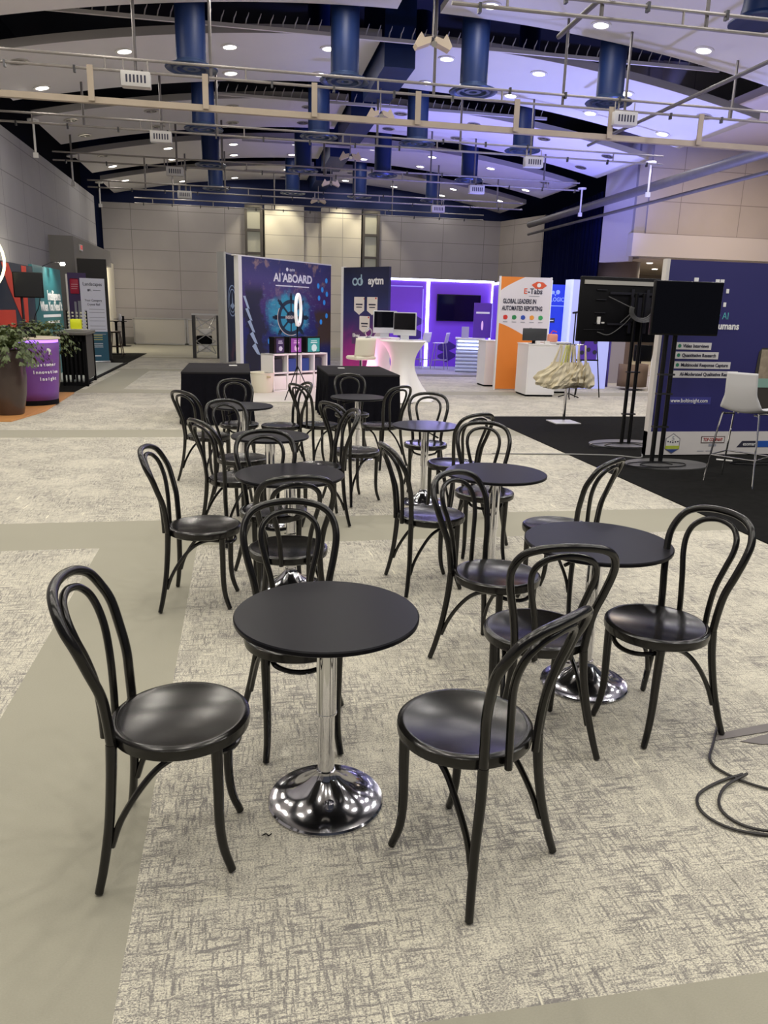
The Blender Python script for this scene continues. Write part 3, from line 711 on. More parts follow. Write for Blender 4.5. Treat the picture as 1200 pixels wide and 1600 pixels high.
# aytm banner
art = NT('violet_print'); X_, Y_, Z_ = art.xyz(); nn = art.noise(1, 1.6, 1, 1.4, 4, dist=1.2)
g = art.ramp(art.M('ADD', art.M('DIVIDE', Z_, 2.75), art.M('MULTIPLY', art.M('SUBTRACT', nn, .5), .35)), [(0, (.62, .04, .28)), (.22, (.32, .03, .24)), (.45, (.07, .03, .16)), (.62, (.025, .03, .13)), (1, (.010, .012, .04))])
art.out(g, .45)
t, L = board_root('banner_board', 'dark violet to magenta banner board headed aytm beside the glowing purple booth', (2.72, 20.75), (3.70, 19.5))
B().box(0, L, 0, .08, .0, 2.74).build('print_panel', MATS['violet_print'], t)
B().box(-.08, 0, -.01, .1, 0, 2.76).build('frame', white_m, t)
text('aytm', .27, 1.15, 2.40, -.004, ink_w, t, bold=.008)
lg = B()
for cx_ in (.42, .60):
    for a in range(24):
        a0, a1 = a*2*PI/24, (a+1)*2*PI/24; lg.poly([(cx_+.06*math.cos(a0), 2.38+.06*math.sin(a0)), (cx_+.10*math.cos(a0), 2.38+.10*math.sin(a0)), (cx_+.10*math.cos(a1), 2.38+.10*math.sin(a1)), (cx_+.06*math.cos(a1), 2.38+.06*math.sin(a1))], -.004, -.001)
lg.box(.62, .66, -.005, -.001, 2.30, 2.56); lg.build('logo', mat('ink_steel_blue', (.35, .50, .60), .6), t)
for cx_, cz_ in ((.58, 1.80), (1.04, 1.80), (.78, 1.32)): B().poly([(cx_-.18, cz_+.20), (cx_+.18, cz_+.20), (cx_+.18, cz_-.14), (cx_, cz_-.25), (cx_-.18, cz_-.14)], -.004, -.001).build('award_shield', mat('ink_shield', (.80, .74, .68), .6), t)
rr_ = B()
for cx_, cz_ in ((.58, 1.80), (1.04, 1.80), (.78, 1.32)):
    rr_.box(cx_-.12, cx_+.12, -.006, -.004, cz_-.005, cz_+.03); rr_.box(cx_-.10, cx_+.10, -.006, -.004, cz_-.07, cz_-.045)
rr_.build('text_lines', ink_d, t)
B().box(.74, .77, -.006, -.004, 1.94, 1.97).box(1.14, 1.19, -.006, -.004, 1.95, 1.99).box(.90, .94, -.006, -.004, 1.47, 1.51).build('badge_marks', mat('ink_red', (.6, .05, .04), .6), t)
B().box(.33, .86, -.004, -.001, .80, 1.12).build('outline_box', mat('ink_mauve', (.12, .05, .16), .6), t); text('Elnec.', .12, .50, 1.02, -.006, ink_w, t, bold=.004)
B().disc(1.30, .95, .19, -.004, -.001, 24).build('round_badge', mat('ink_shield2', (.62, .56, .58), .6), t)

# cubby shelf, basket and things on it
t, L = board_root('cubby_shelf', 'white eight-cube shelf with books and bins in front of the seascape backdrop', (.64, 15.55), (1.83, 16.5), 'shelf')
sf = B(); W, H, D = L, .77, .38
sf.box(0, W, D-.01, D, .02, H)
for i in range(5): x = i*(W-.03)/4; sf.box(x, x+.03, 0, D, .02, H)
for z in (.02, .375, H-.03): sf.box(0, W, 0, D, z, z+.03)
sf.build('carcass', white_gl, t)
cw = (W-.03)/4
for i in range(4): B().rbox(i*cw+.04, (i+1)*cw-.01, .01, .34, .055, .33, .01).build('fabric_bin', white_m, t)
bins = [(.03, .03, .05), (.03, .07, .30), (.02, .06, .27), (.03, .03, .06)]
for i, c_ in enumerate(bins):
    o = tag(B().rbox(-.10, .10, -.12, .12, 0, .26, .008).build('folded_stack', mat('stack_%d' % i, c_, .7)), '%s bundle standing in the %s cube of the upper shelf row' % (('dark', 'blue', 'bright navy', 'dark indigo')[i], ('leftmost', 'second', 'third', 'rightmost')[i]), 'box', 'bundles in the cubby shelf')
    q = Matrix.Rotation(t.rotation_euler.z, 3, 'Z') @ Vector(((i+.5)*cw+.03, .20, 0)); o.location = (t.location.x+q.x, t.location.y+q.y, .405); o.rotation_euler = t.rotation_euler
cv = [('pale drawing on dark violet', (.03, .02, .09)), ('purple', (.27, .07, .38)), ('teal', (.04, .36, .34))]
for i, (nm, c_) in enumerate(cv):
    wd = (.11, .15, .18)[i]
    o = root('display_box', 'black framed display box with a %s cover on the cubby shelf' % nm, 'box')
    B().box(-wd-.05, wd+.0, 0, .16, 0, .33).build('box_body', black_pl, o)
    B().box(-wd+.0, wd-.02, -.006, -.001, .02, .30).build('cover', mat('cover_%d' % i, c_, .5), o)
    B().disc(.0, .10, wd*.45, -.01, -.006, 7).box(-wd*.55, wd*.5, -.01, -.006, .20, .22).box(-wd*.5, wd*.4, -.01, -.006, .24, .255).build('cover_print', mat('ink_light_%d' % i, ((.6, .6, .75), (.75, .55, .8), (.6, .85, .8))[i], .6), o)
    q = Matrix.Rotation(t.rotation_euler.z, 3, 'Z') @ Vector(((.28, .72, 1.22)[i], .1, 0)); o.location = (t.location.x+q.x, t.location.y+q.y, .77); o.rotation_euler = t.rotation_euler
bk = root('basket', 'round cream plastic basket on the pale flooring left of the cubby shelf', 'basket', (.42, 15.55, .02))
B().lathe([(0, .0), (.185, 0), (.20, .02), (.235, .38), (.25, .385), (.25, .395), (.222, .39), (.19, .04), (0, .03)], 36).build('tub', cream_m, bk)
B().rbox(.08, .16, -.26, -.22, .30, .34, .01).build('handle', mat('tan_handle', (.55, .45, .28), .6), bk)

# ring light on tripod
t = root('ring_light', 'selfie ring light on a black tripod before the seascape backdrop', 'ring light', (1.05, 14.3, .02), R(75))
B().tube([(.245*math.cos(2*PI*k/40), 0, 1.62+.27*math.sin(2*PI*k/40)) for k in range(40)], .028, 10, closed=True).build('ring_tube', mat('ring_diffuser', (.85, .85, .85), .4, emit=(1, 1, 1), es=.35), t)
B().tube([(0, .02, .55), (0, .02, 1.36)], .012, 8).tube([(0, .02, 1.0), (0, .02, 1.38)], .009, 8).build('pole', black_pl, t)
B().rbox(-.05, .05, -.03, .05, 1.33, 1.40, .01).build('tilt_head', white_m, t)
for a in (20, 140, 260): B().tube([(0, .02, .62), (.30*math.cos(R(a)), .02+.30*math.sin(R(a)), .0)], .010, 6).build('leg', black_pl, t)
B().lathe([(.022, .95), (.022, 1.0)], 10, (0, .02, 0)).build('knob', black_pl, t)

# silver folding frame with boxes behind the tower board
t = root('folding_frame', 'silver crossed folding frame with white boxes left of the narrow navy tower', 'display frame', (-1.42, 26.2, 0))
lt_ = B()
for z in (.15, .55, .95): lt_.tube([(0, 0, z), (.62, 0, z+.4)], .014, 6); lt_.tube([(.62, 0, z), (0, 0, z+.4)], .014, 6)
lt_.tube([(0, .3, .15), (.62, .3, 1.35)], .014, 6).tube([(.62, .3, .15), (0, .3, 1.35)], .014, 6)
lt_.build('lattice', steel, t)
B().box(-.12, -.02, -.02, .4, 0, 1.38).box(.66, .72, -.02, .4, 0, 1.38).build('post', darksteel, t)
B().box(-.12, .72, -.04, .42, 1.38, 1.43).build('top_rail', steel, t)
B().rbox(.05, .45, .05, .3, .2, .42, .02).build('stored_box', white_m, t); B().rbox(.1, .5, .05, .3, .75, .95, .02).build('stored_box', white_m, t)
B().rbox(.0, .5, .1, .35, .45, .72, .03).build('dark_bag', black_mt, t)

# barriers on the far wall
panel_g = mat('barrier_panel', (.42, .40, .36), .6)
for i, (x0, x1) in enumerate(((-4.45, -2.28), (-2.25, -.2), (-.17, 1.4))):
    t = root('barrier_panel', 'low grey panel with silver frame before the far wall, %s from left' % ('first', 'second', 'third')[i], 'barrier', (x0, 34.5, 0), 0, 'low barrier panels')
    w_ = x1-x0; B().box(.04, w_-.04, -.01, .01, .08, 1.08).build('panel', panel_g, t)
    B().box(0, w_, -.03, .03, 1.08, 1.14).box(0, w_, -.03, .03, .03, .09).box(0, .06, -.03, .03, 0, 1.1).box(w_-.06, w_, -.03, .03, 0, 1.1).build('frame', steel, t)

# ------------------------------------------------------------------ demo desks with computers, white bar stool
def cocktail(x, y, r, h, label, seed):
    t = root('cocktail_table', label, 'table', (x, y, .02), 0, 'white stretch-covered cocktail tables')
    def f(u, v):
        a = u*2*PI; z = h*v
        base_r = .36*(1-v)**2.2*1.0+.15+(r-.15)*max(0, (v-.45)/.55)**2.1
        lob = 1+(1-v)**1.5*.28*math.cos(4*a+.6)-(1-v)*.05
        q = base_r*lob*(1 if v < .98 else 1); return (q*math.cos(a), q*math.sin(a), z)
    B().surf(f, 64, 26, True).build('stretch_cover', spandex, t)
    B().lathe([(0, h-.01), (r, h-.01), (r+.005, h), (r, h+.012), (0, h+.014)], 48).build('top', spandex, t)
    return t
cocktail(3.03, 14.35, .44, 1.10, 'white stretch-covered cocktail table in front, widest top, holding the right computer', 1)
cocktail(2.72, 15.25, .42, 1.12, 'white stretch-covered cocktail table behind, half hidden by the bar stool', 2)
lamp('POINT', (2.35, 15.0, .5), 14, (1, .25, .6), .1, name='pink_floor_glow')
def imac(x, y, z, a, label):
    t = root('computer', label, 'computer', (x, y, z), R(a), 'silver all-in-one computers')
    B().rbox(-.25, .25, -.012, .012, .10, .52, .006).build('case', mat('silver_case', (.62, .64, .68), .35, .3), t)
    B().box(-.235, .235, -.016, -.011, .205, .505).build('screen', screen_m, t)
    B().box(-.09, .09, .0, .012, .02, .14).box(-.10, .10, -.08, .09, 0, .01).build('stand', MATS['silver_case'], t)
imac(2.77, 14.9, 1.145, 14, 'left silver all-in-one computer with dark screen on the white tables')
imac(3.05, 14.35, 1.125, -44, 'right silver all-in-one computer with dark screen on the front white table')
t = root('bar_stool', 'white upholstered swivel bar stool in front of the magenta banner', 'bar stool', (2.24, 14.45, .02), R(25))
B().rbox(-.22, .22, -.20, .20, .74, .81, .03).build('seat', cream_m, t)
def f(u, v): return ((u-.5)*.46, -.20-.05*v+.08*(2*u-1)**2, .80+.34*v)
B().surf(f, 14, 8).build('backrest', cream_m, t, solid=.035)
B().lathe([(.028, .02), (.028, .74)], 20).build('column', chrome, t); B().lathe([(0, 0), (.22, 0), (.22, .01), (.05, .035), (.03, .06)], 36).build('base', chrome, t)
t = root('desk_ring', 'small silver ring-shaped gadget beside the left computer', 'gadget', (2.46, 14.95, 1.14), R(30))
B().tube([(.08*math.cos(2*PI*k/24), 0, .11+.08*math.sin(2*PI*k/24)) for k in range(24)], .012, 8, closed=True).build('ring', steel, t); B().lathe([(.06, 0), (.06, .015), (.01, .03)], 20).build('foot', steel, t)
tag(B().rbox(-.13, .13, -.09, .09, 0, .015, .004).build('laptop', mat('silver_case2', (.5, .5, .53), .4, .4)), 'flat closed silver laptop lying at the right of the front white table', 'laptop', None, (3.3, 14.5, 1.135), .4)
tag(B().rbox(-.16, .16, -.05, .05, 0, .012, .004).build('keyboard', white_gl), 'white keyboard lying in front of the right computer', 'keyboard', None, (3.0, 14.1, 1.135), -.1)

# ------------------------------------------------------------------ glowing purple booth
pur = mat('purple_fabric', (.15, .045, .52), .6, emit=(.17, .04, .60), es=.20, noise=.06, nscale=1)
pur_dk = mat('logo_indigo', (.035, .012, .15), .6, emit=(.03, .01, .15), es=.1)
t = root('lit_backwall', 'glowing purple booth wall with bright edge lights and a hexagonal emblem', 'booth wall', (4.3, 23.0, .06))
B().box(0, 1.24, 0, .08, 0, 2.5).build('fabric_panel', pur, t); B().box(1.30, 3.24, 0, .08, 0, 2.5).build('fabric_panel', pur, t)
B().box(0, 3.3, -.03, .08, 2.5, 2.56).box(1.22, 1.31, -.03, .02, 0, 2.5).build('light_strip', led_cold, t)
B().box(-.05, 0, -.04, .1, 0, 2.56).build('frame', white_m, t)
fr = B().box(.12, 1.10, -.012, -.002, 2.32, 2.35).box(1.10, 1.13, -.012, -.002, .12, 2.27).box(.08, .11, -.012, -.002, .12, 2.32); fr.build('outline', mat('pale_violet', (.30, .22, .80), .5, emit=(.3, .25, .9), es=.5), t)
def hexS(b, cx, cz, r):
    b.poly([(cx-r*.85, cz+.5*r), (cx, cz+r), (cx+r*.85, cz+.55*r), (cx+r*.85, cz+.35*r), (cx+.2*r, cz+.05*r), (cx+r*.85, cz-.25*r), (cx+.85*r, cz-.5*r), (cx, cz-r), (cx-.85*r, cz-.55*r), (cx-.85*r, cz-.35*r), (cx-.2*r, cz-.08*r), (cx-.85*r, cz+.15*r)], -.008, -.002)
for q_ in ((.76, 1.12, .46), (1.92, .46, .33)): hb = B(); hexS(hb, *q_); hb.build('hexagon_emblem', pur_dk, t)
text('S', .28, 2.45, .42, -.006, pur_dk, t, bold=.01)
t = root('side_wall', 'purple side wall of the glowing booth, right of its corner', 'booth wall', (7.58, 23.0, .0), R(-98))
B().box(0, 3.0, 0, .08, .06, 2.5).build('fabric_panel', pur, t); B().box(0, 3.0, -.03, .08, 2.5, 2.56).box(0, .07, -.03, .02, .06, 2.5).build('light_strip', led_cold, t)
t = root('wall_television', 'wall-mounted dark television on the glowing purple wall', 'television', (6.52, 22.97, 1.42))
B().rbox(-.68, .68, -.05, .0, 0, .78, .01).build('bezel', black_pl, t); B().box(-.66, .66, -.056, -.05, .025, .76).build('screen', screen_m, t)
lamp('AREA', (5.9, 22.0, 2.9), 60, (.45, .4, 1), 1.2, (R(-40), 0, 0), 'booth_glow_lamp')
# ribbed counter
t = root('ribbed_counter', 'white ribbed counter with three lit bands in the purple booth', 'counter', (5.92, 20.9, .06), R(-16))
B().box(.02, .72, .05, .55, 0, .90).build('core', white_m, t)
rb = B()
for k_ in range(9): rb.tube([(.0, .03, .05+k_*.1), (.74, .03, .05+k_*.1)], .042, 10)
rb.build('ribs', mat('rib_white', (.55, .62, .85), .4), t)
lb = B()
for k_ in (6, 7, 8): lb.box(.05, .68, -.022, -.012, .035+k_*.1, .065+k_*.1)
lb.build('light_band', led_cold, t); B().rbox(-.03, .8, -.03, .6, .9, .94, .01).build('top', white_gl, t)
B().box(.72, .78, .02, .58, 0, .9).build('side_panel', mat('walnut', (.14, .09, .06), .5), t)
t = root('counter_sign', 'upright violet sign with a pale flame mark standing on the ribbed counter', 'sign', (6.42, 21.0, 1.0), R(-6))
B().box(0, .50, 0, .03, 0, .95).build('panel', mat('sign_violet', (.07, .02, .26), .5, emit=(.08, .02, .32), es=.25), t)
B().box(.06, .44, -.004, 0, .66, .71).build('text_line', ink_w, t); B().disc(.25, .34, .03, -.004, 0, 16, .13).build('flame_mark', mat('ink_pinkish', (.8, .5, .8), .5, emit=(.8, .5, .9), es=.3), t)
tag(B().box(-.1, .1, -.02, .02, 0, .30).build('leaflet_holder', mat('clear_frost', (.45, .42, .65), .3)), 'small frosted leaflet holder on the left end of the ribbed counter', 'holder', None, (6.15, 20.85, 1.0))
# wire bar stools by the light strip
def wire_stool(x, y, a, label):
    t = root('wire_stool', label, 'bar stool', (x, y, .06), R(a), 'pale bar stools in the purple booth')
    def f(u, v):
        s_ = v*2
        return ((u-.5)*.38, .18-.36*min(s_, 1), .74) if s_ <= 1 else ((u-.5)*.38, -.18-.06*(s_-1), .74+.30*(s_-1))
    B().surf(f, 6, 14).build('shell', white_m, t, solid=.012)
    for sx in (-1, 1):
        for sy in (-1, 1): B().tube([(sx*.15, sy*.13, .74), (sx*.21, sy*.21, 0)], .010, 6).build('leg', steel, t)
    B().tube([(-.19, .18, .26), (.19, .18, .26), (.19, -.18, .26), (-.19, -.18, .26)], .008, 6, closed=True).build('footrest', steel, t)
wire_stool(5.72, 21.9, 60, 'pale bar stool before the vertical light strip, right one')
wire_stool(5.2, 22.1, 40, 'pale bar stool before the vertical light strip, left one')
# pale cabinets
def cabinet(name, x, y, a, w_, d_, h, label, top=True):
    t = root(name, label, 'cabinet', (x, y, 0), R(a))
    B().box(0, w_, 0, d_, .04, h-.02).build('body', white_gl, t); B().box(.02, w_-.02, .02, d_-.02, 0, .04).build('plinth', black_mt, t)
    B().box(-.01, w_+.01, -.01, d_+.01, h-.02, h).build('top', white_m, t)
    B().box(.03, w_-.03, -.006, 0, .08, h-.06).build('front_panel', mat('panel_white', (.80, .79, .80), .35), t)
    return t
cabinet('cabinet', 5.62, 17.3, 0, .42, .6, 1.06, 'pale tall cabinet left of the orange and white board')

# E-Tabs board
art = NT('etabs_print'); X_, Y_, Z_ = art.xyz()
ex_ = art.M('DIVIDE', art.M('SUBTRACT', X_, .15), 1.5)
lower = art.M('LESS_THAN', Z_, art.M('SUBTRACT', 1.47, art.M('MULTIPLY', art.M('POWER', art.M('MAXIMUM', X_, 0.), 1.25), .50)))
upl = art.M('GREATER_THAN', Z_, art.M('ADD', 2.16, art.M('MULTIPLY', art.M('POWER', art.M('MAXIMUM', X_, 0.), .8), .50)))
art.out(art.mix(art.M('MAXIMUM', lower, upl), (.74, .71, .76), (.78, .24, .035)), .45)
t, L = board_root('banner_board', 'orange and white board reading E-Tabs GLOBAL LEADERS IN AUTOMATED REPORTING', (5.66, 16.6), (6.78, 16.5))
B().box(0, L, 0, .09, .02, 2.46).build('print_panel', MATS['etabs_print'], t); B().box(-.03, 0, -.005, .1, 0, 2.47).box(L, L+.02, -.005, .1, 0, 2.47).build('frame', white_m, t)
red_i = mat('ink_vermilion', (.70, .10, .04), .5)
text('E', .165, .555, 2.16, -.004, red_i, t, bold=.002); text('-Tabs', .165, .775, 2.16, -.004, ink_d, t, bold=.003, sx=.9)
ey = B(); ey.poly([(.68, 2.30), (.80, 2.37), (.94, 2.36), (1.03, 2.29), (.93, 2.22), (.78, 2.22)], -.004, -.001); ey.build('eye_logo', red_i, t)
ep = B(); ep.disc(.85, 2.295, .045, -.007, -.004, 16); ep.build('eye_pupil', ink_w, t)
text('GLOBAL LEADERS IN', .135, .06, 1.94, -.004, ink_d, t, align='LEFT', bold=.004, sx=.60)
text('AUTOMATED REPORTING', .135, .05, 1.79, -.004, ink_d, t, align='LEFT', bold=.004, sx=.575)
for i, c_ in enumerate(((.65, .04, .03), (.03, .25, .08), (.03, .08, .45), (.85, .35, .05), (.05, .40, .12))):
    B().disc(.14+i*.20, 1.60, .050, -.005, -.001, 18).box(.09+i*.20, .14+i*.20, -.008, -.004, 1.565, 1.635).build('app_icon', mat('icon_%d' % i, c_, .5), t)
bars(t, ink_g, [(.09+i*.20, .19+i*.20, 1.50, .016) for i in range(5)]+[(.70, .76, 1.36, .045), (.80, .98, 1.36, .028)], -.004)
bars(t, ink_g, [(.64, .88, 2.06, .016)], -.004)

# white front counters with monitor
t = cabinet('counter', 5.86, 15.2, -3, .62, .75, 1.08, 'white counter with a dark monitor in front of the orange board')
B().box(-.004, 0, .05, .7, .1, 1.0).build('side_groove', mat('panel_white'), t) if False else None
cabinet('counter', 6.55, 15.9, 0, .55, .5, 1.10, 'white counter half hidden behind the hanging tote bags')
t = root('monitor', 'dark monitor seen from behind on the white counter', 'monitor', (6.07, 15.45, 1.08), R(4))
B().rbox(-.27, .27, -.02, .02, .06, .31, .008).build('panel', mat('monitor_grey', (.045, .048, .052), .5), t); B().box(-.04, .04, -.01, .03, 0, .1).box(-.1, .1, -.06, .08, 0, .01).build('stand', black_pl, t)
for i, (x, w_) in enumerate(((6.08, .04), (6.28, .05))): tag(B().box(-w_, w_, -.04, .04, 0, .06).build('card_box', white_m), 'little white card box on the white counter, %s one' % ('left', 'right')[i], 'card box', 'card boxes on the white counter', (x, 15.28, 1.08))
t = root('gift_box', 'small red and peach gift on the right counter', 'gift', (6.72, 16.05, 1.10))
B().rbox(-.10, .10, -.08, .08, 0, .17, .03).build('body', mat('peach', (.75, .32, .22), .6), t); B().tube([(-.05, 0, .17), (0, 0, .24), (.09, 0, .21)], .012, 6).build('bow', mat('ink_red'), t)

# white and lavender lit walls
lav_w = mat('lavender_backlit', (.42, .45, .82), .6, emit=(.42, .47, 1), es=.42)
t = root('light_pillar', 'slim pale pillar edge glowing beside the orange board', 'booth wall', (6.86, 16.95, 0)); B().box(0, .14, 0, .5, 0, 2.43).build('pillar', mat('pale_lav', (.62, .66, .85), .5, emit=(.6, .7, 1), es=.45), t)
t = root('blue_backwall', 'saturated blue booth wall with a white logo behind the white counter', 'booth wall', (7.0, 17.35, 0))
B().box(0, .52, 0, .05, 0, 2.36).build('panel', mat('royal_blue', (.012, .035, .55), .5, emit=(.01, .04, .7), es=.35), t)
lb_m = mat('logo_lightblue', (.25, .35, .9), .5, emit=(.25, .35, 1), es=.4)
text('STLOGIC', .13, .25, 2.02, -.004, lb_m, t, bold=.002, sx=.85); B().disc(.19, 2.18, .04, -.004, 0, 14).disc(.31, 2.19, .05, -.004, 0, 14).poly([(.21, 2.17), (.25, 2.10), (.29, 2.17), (.25, 2.13)], -.004, 0).build('logo', lb_m, t)
bars(t, lb_m, [(.02, .48, 1.88, .02)], -.004); B().box(.0, .28, -.006, -.001, 1.50, 1.60).build('caption_bar', ink_d, t); bars(t, ink_w, [(.05, .25, 1.55, .02)], -.010)
t = root('lavender_wall', 'broad backlit lavender booth wall behind the easel and the first screen', 'booth wall', (7.46, 17.0, 0))
B().box(0, .06, -.02, .3, 0, 2.47).build('edge_post', mat('pale_lav'), t) ; B().box(.06, 1.08, 0, .06, 0, 2.47).build('panel', lav_w, t)
tag(curtain('purple_drape', (8.62, 17.5), (8.85, 17.5), 0, 2.3, mat('violet_drape', (.10, .07, .30), .8), .02, 4), 'narrow violet drape right of the lavender wall', 'curtain')
t = root('pale_partition', 'pale partition panel behind the brown tub chair', 'booth wall', (8.9, 18.6, 0)); B().box(0, .9, 0, .06, 0, 2.2).build('panel', mat('warm_grey', (.45, .40, .40), .6), t)
# easel with orange and purple sign
t = root('easel', 'black tripod easel before the lavender wall', 'easel', (7.12, 15.15, 0))
for p_ in ((-.20, -.05), (.36, -.05)): B().tube([(p_[0]*.35, 0, 1.75), (p_[0], p_[1], 0)], .013, 6).build('leg', black_pl, t)
B().tube([(0, .05, 1.75), (.05, .45, 0)], .012, 6).build('leg', black_pl, t); B().box(-.24, .26, -.06, -.02, .76, .79).build('ledge', black_pl, t)
t = root('easel_sign', 'purple sign with dark dots resting on the easel', 'sign', (7.13, 15.09, .79))
B().box(-.21, .19, -.01, .01, 0, .74).build('panel', mat('easel_purple', (.08, .03, .36), .5, emit=(.08, .03, .4), es=.15), t)
for x, z in ((-.14, .14), (0, .20), (.14, .15), (-.14, .36), (0, .42), (.14, .36), (-.14, .60), (.1, .60)): B().disc(x, z, .045, -.014, -.01, 16).build('dot', ink_d, t)
t = root('orange_sign', 'orange placard above the purple easel sign', 'sign', (7.10, 15.05, 1.50)); B().box(-.22, .06, -.01, .01, 0, .37).build('panel', mat('placard_orange', (.85, .28, .07), .5), t); text('PLA', .15, -.06, .19, -.014, ink_d, t, bold=.003, sx=.7)
B().box(-.06, .12, -.015, .0, .37, .40).build('clip', black_pl, t)
t = root('mic_stand', 'thin black stand with round foot between counter and lavender wall', 'stand', (6.70, 14.9, 0))
B().tube([(0, 0, .02), (.0, 0, 1.72)], .014, 8).build('pole', black_pl, t); B().tube([(-.07, 0, 1.72), (.05, 0, 1.74)], .02, 6).build('head', black_pl, t)
for a in (10, 130, 250): B().tube([(0, 0, .10), (.24*math.cos(R(a)), .24*math.sin(R(a)), .012)], .012, 6).build('leg', black_pl, t)

# tote bags on stand
t = root('bag_stand', 'chrome post on a square plate holding the tote bags', 'stand', (5.05, 11.35, .008))
B().rbox(-.21, .21, -.21, .21, 0, .018, .004).build('base_plate', mat('plate_grey', (.60, .60, .60), .4, .2), t)
B().lathe([(.022, .018), (.022, 1.24)], 20).build('post', chrome, t); B().tube([(.03, .03, .05), (.03, .03, 1.2)], .010, 6).build('cable', black_pl, t)
B().tube([(-.22, 0, 1.22), (.22, 0, 1.22)], .010, 8).tube([(0, -.18, 1.22), (0, .18, 1.22)], .010, 8).build('hook_arm', chrome, t)
canvas = mat('natural_canvas', (.74, .66, .47), .85, noise=.22, nscale=11, bump=.2, bscale=60)
canvas_y = mat('yellow_canvas', (.66, .66, .22), .85, noise=.1, nscale=14)
def rnd(s_): return math.sin(s_*12.9898)*43758.5453 % 1
for i in range(9):
    a = -160+i*36.0; tilt = (rnd(i+1)-.5)*.2; lab = 'cream canvas tote bag on the chrome post, %s of the bunch from left' % ('first', 'second', 'third', 'fourth', 'fifth', 'sixth', 'seventh', 'eighth', 'ninth')[i]
    bx = -.20+i*.05; fy = -.10+.12*abs(i-4)/4*(1 if i % 2 else -.3)
    g = root('tote_bag', lab, 'bag', (5.05+bx, 11.35+fy, 1.22), R(-20+i*7+180*(rnd(i*3)*.1)), 'cream tote bags on the chrome post')
    sw_ = .10+(bx*.55)
    def f(u, v, i=i, sw_=sw_):
        an = u*2*PI; drop = .26+.38*v
        wd = lerp(.05, .16, min(1, v*1.7)) if v < .6 else .16*(1-max(0, (v-.82))*1.6)
        dp_ = lerp(.02, .07, v) if v < .85 else .07*(1-(v-.85)*3)
        wr = 1+.20*math.sin(an*5+i*1.7+v*9)+.13*math.sin(an*11+i+v*17)+.10*math.sin(an*3+v*25+i*2)
        lean = (bx*1.1)*(.3+v*.75)
        return (wd*wr*math.cos(an)+lean+.02*math.sin(v*9+i), dp_*wr*math.sin(an), -drop-.03*math.cos(an+i)*v)
    bb = B().surf(f, 64, 30, True); bb.build('bag_body', canvas, g)
    for s_ in (-1, 1):
        B().tube(cat([(s_*.012, s_*.01, .0), (s_*.03+bx*.1, s_*.012, -.12), (s_*.05+bx*.33, s_*.015, -.30)], 4), .012, 6).build('handle', canvas_y if i in (2, 3) else canvas, g)

# ------------------------------------------------------------------ beyond: tub chair, dark screens, curved wall
t = root('tub_chair', 'brown tub armchair beyond the screens at right', 'armchair', (9.15, 16.9, 0), R(200))
def f(u, v):
    a = R(-20)+u*R(220); return (.36*math.cos(a), .36*math.sin(a), .08+.52*v)
B().surf(f, 24, 4).build('shell', mat('brown_felt', (.16, .105, .07), .8), t, solid=.05); B().lathe([(0, .08), (.30, .08), (.31, .36), (.28, .42), (0, .43)], 30).build('seat', mat('brown_felt'), t)
t = root('dark_screen', 'small dark screen on a stand behind the brown tub chair', 'monitor', (9.75, 17.6, 0)); B().rbox(-.22, .25, -.03, .03, .62, 1.02, .02).build('panel', black_pl, t); B().tube([(0, .05, 0), (0, .05, .7)], .02, 8).build('pole', black_pl, t); B().lathe([(.15, 0), (.15, .015)], 20, (0, .05, 0)).build('base', black_pl, t)
t = root('curved_wall', 'dark blue-grey curved booth wall left of the tall blue board', 'booth wall', (9.35, 16.4, 0))
art = NT('dusky_print'); X_, Y_, Z_ = art.xyz(); art.out(art.mix(art.noise(1, 2, 2, 2, 4), (.012, .028, .06), (.05, .085, .13)), .5)
def f(u, v): return (.25+u*1.6, .3*math.sin(u*PI), 1.55*v if u > .0 else 1.5*v)
B().surf(f, 16, 6).build('panel', MATS['dusky_print'], t, solid=.04); B().tube([(-.05, -.1, 0), (.0, 0, .7), (.12, .05, 1.45)], .02, 6).build('edge_pole', white_m, t)

# ------------------------------------------------------------------ twin screens on stands
def oval(b, rx, ry, z0, z1, n=48): return b.polyz([(rx*math.cos(2*PI*k/n), ry*math.sin(2*PI*k/n)) for k in range(n)], z0, z1)
base_m = mat('stand_plate', (.13, .13, .13), .45, .4)
def cable(pts, r, m, label, name='cable', per=5):
    return tag(B().tube(cat(pts, per), r, 6).build(name, m), label, 'cable')
t = root('display_stand', 'black display stand showing the wired back of its screen, farther of the two', 'display stand', (5.05, 9.32, .008), R(4))
oval(B(), .50, .34, 0, .012).build('base_plate', base_m, t)
for x in (-.05, .06):
    B().tube([(x, 0, .012), (x, 0, 1.95)], .024, 12).build('pole', black_pl, t)
for z_ in (.40, .72, .95): B().box(-.08, .10, -.03, .03, z_, z_+.018).build('collar', darksteel, t)
tv = B().rbox(-.82, .62, .05, .10, 1.34, 2.14, .012).build('screen_back', mat('tv_back', (.005, .005, .006), .55, spec=.15), t)
B().box(-.78, .60, .035, .05, 2.045, 2.095).build('top_vent', mat('vent_grey', (.42, .41, .37), .5), t)
br = B(); br.box(-.42, .25, .02, .035, 1.93, 1.96); br.box(-.42, -.05, .02, .035, 1.55, 1.575); br.box(-.12, -.08, .015, .04, 1.45, 2.0); br.box(.10, .14, .015, .04, 1.45, 2.0); br.box(-.12, .16, .0, .03, 1.60, 1.90)
for z in (1.98, 1.86, 1.70, 1.57): br.box(-.60, -.46, .030, .05, z-.006, z+.006)
br.box(-.74, -.45, .035, .05, 1.485, 1.492); br.build('wall_bracket', darksteel, t)
B().box(-.56, -.52, .03, .05, 1.56, 1.65).box(-.50, -.46, .03, .05, 1.565, 1.585).build('sticker', white_m, t)
cb = B()
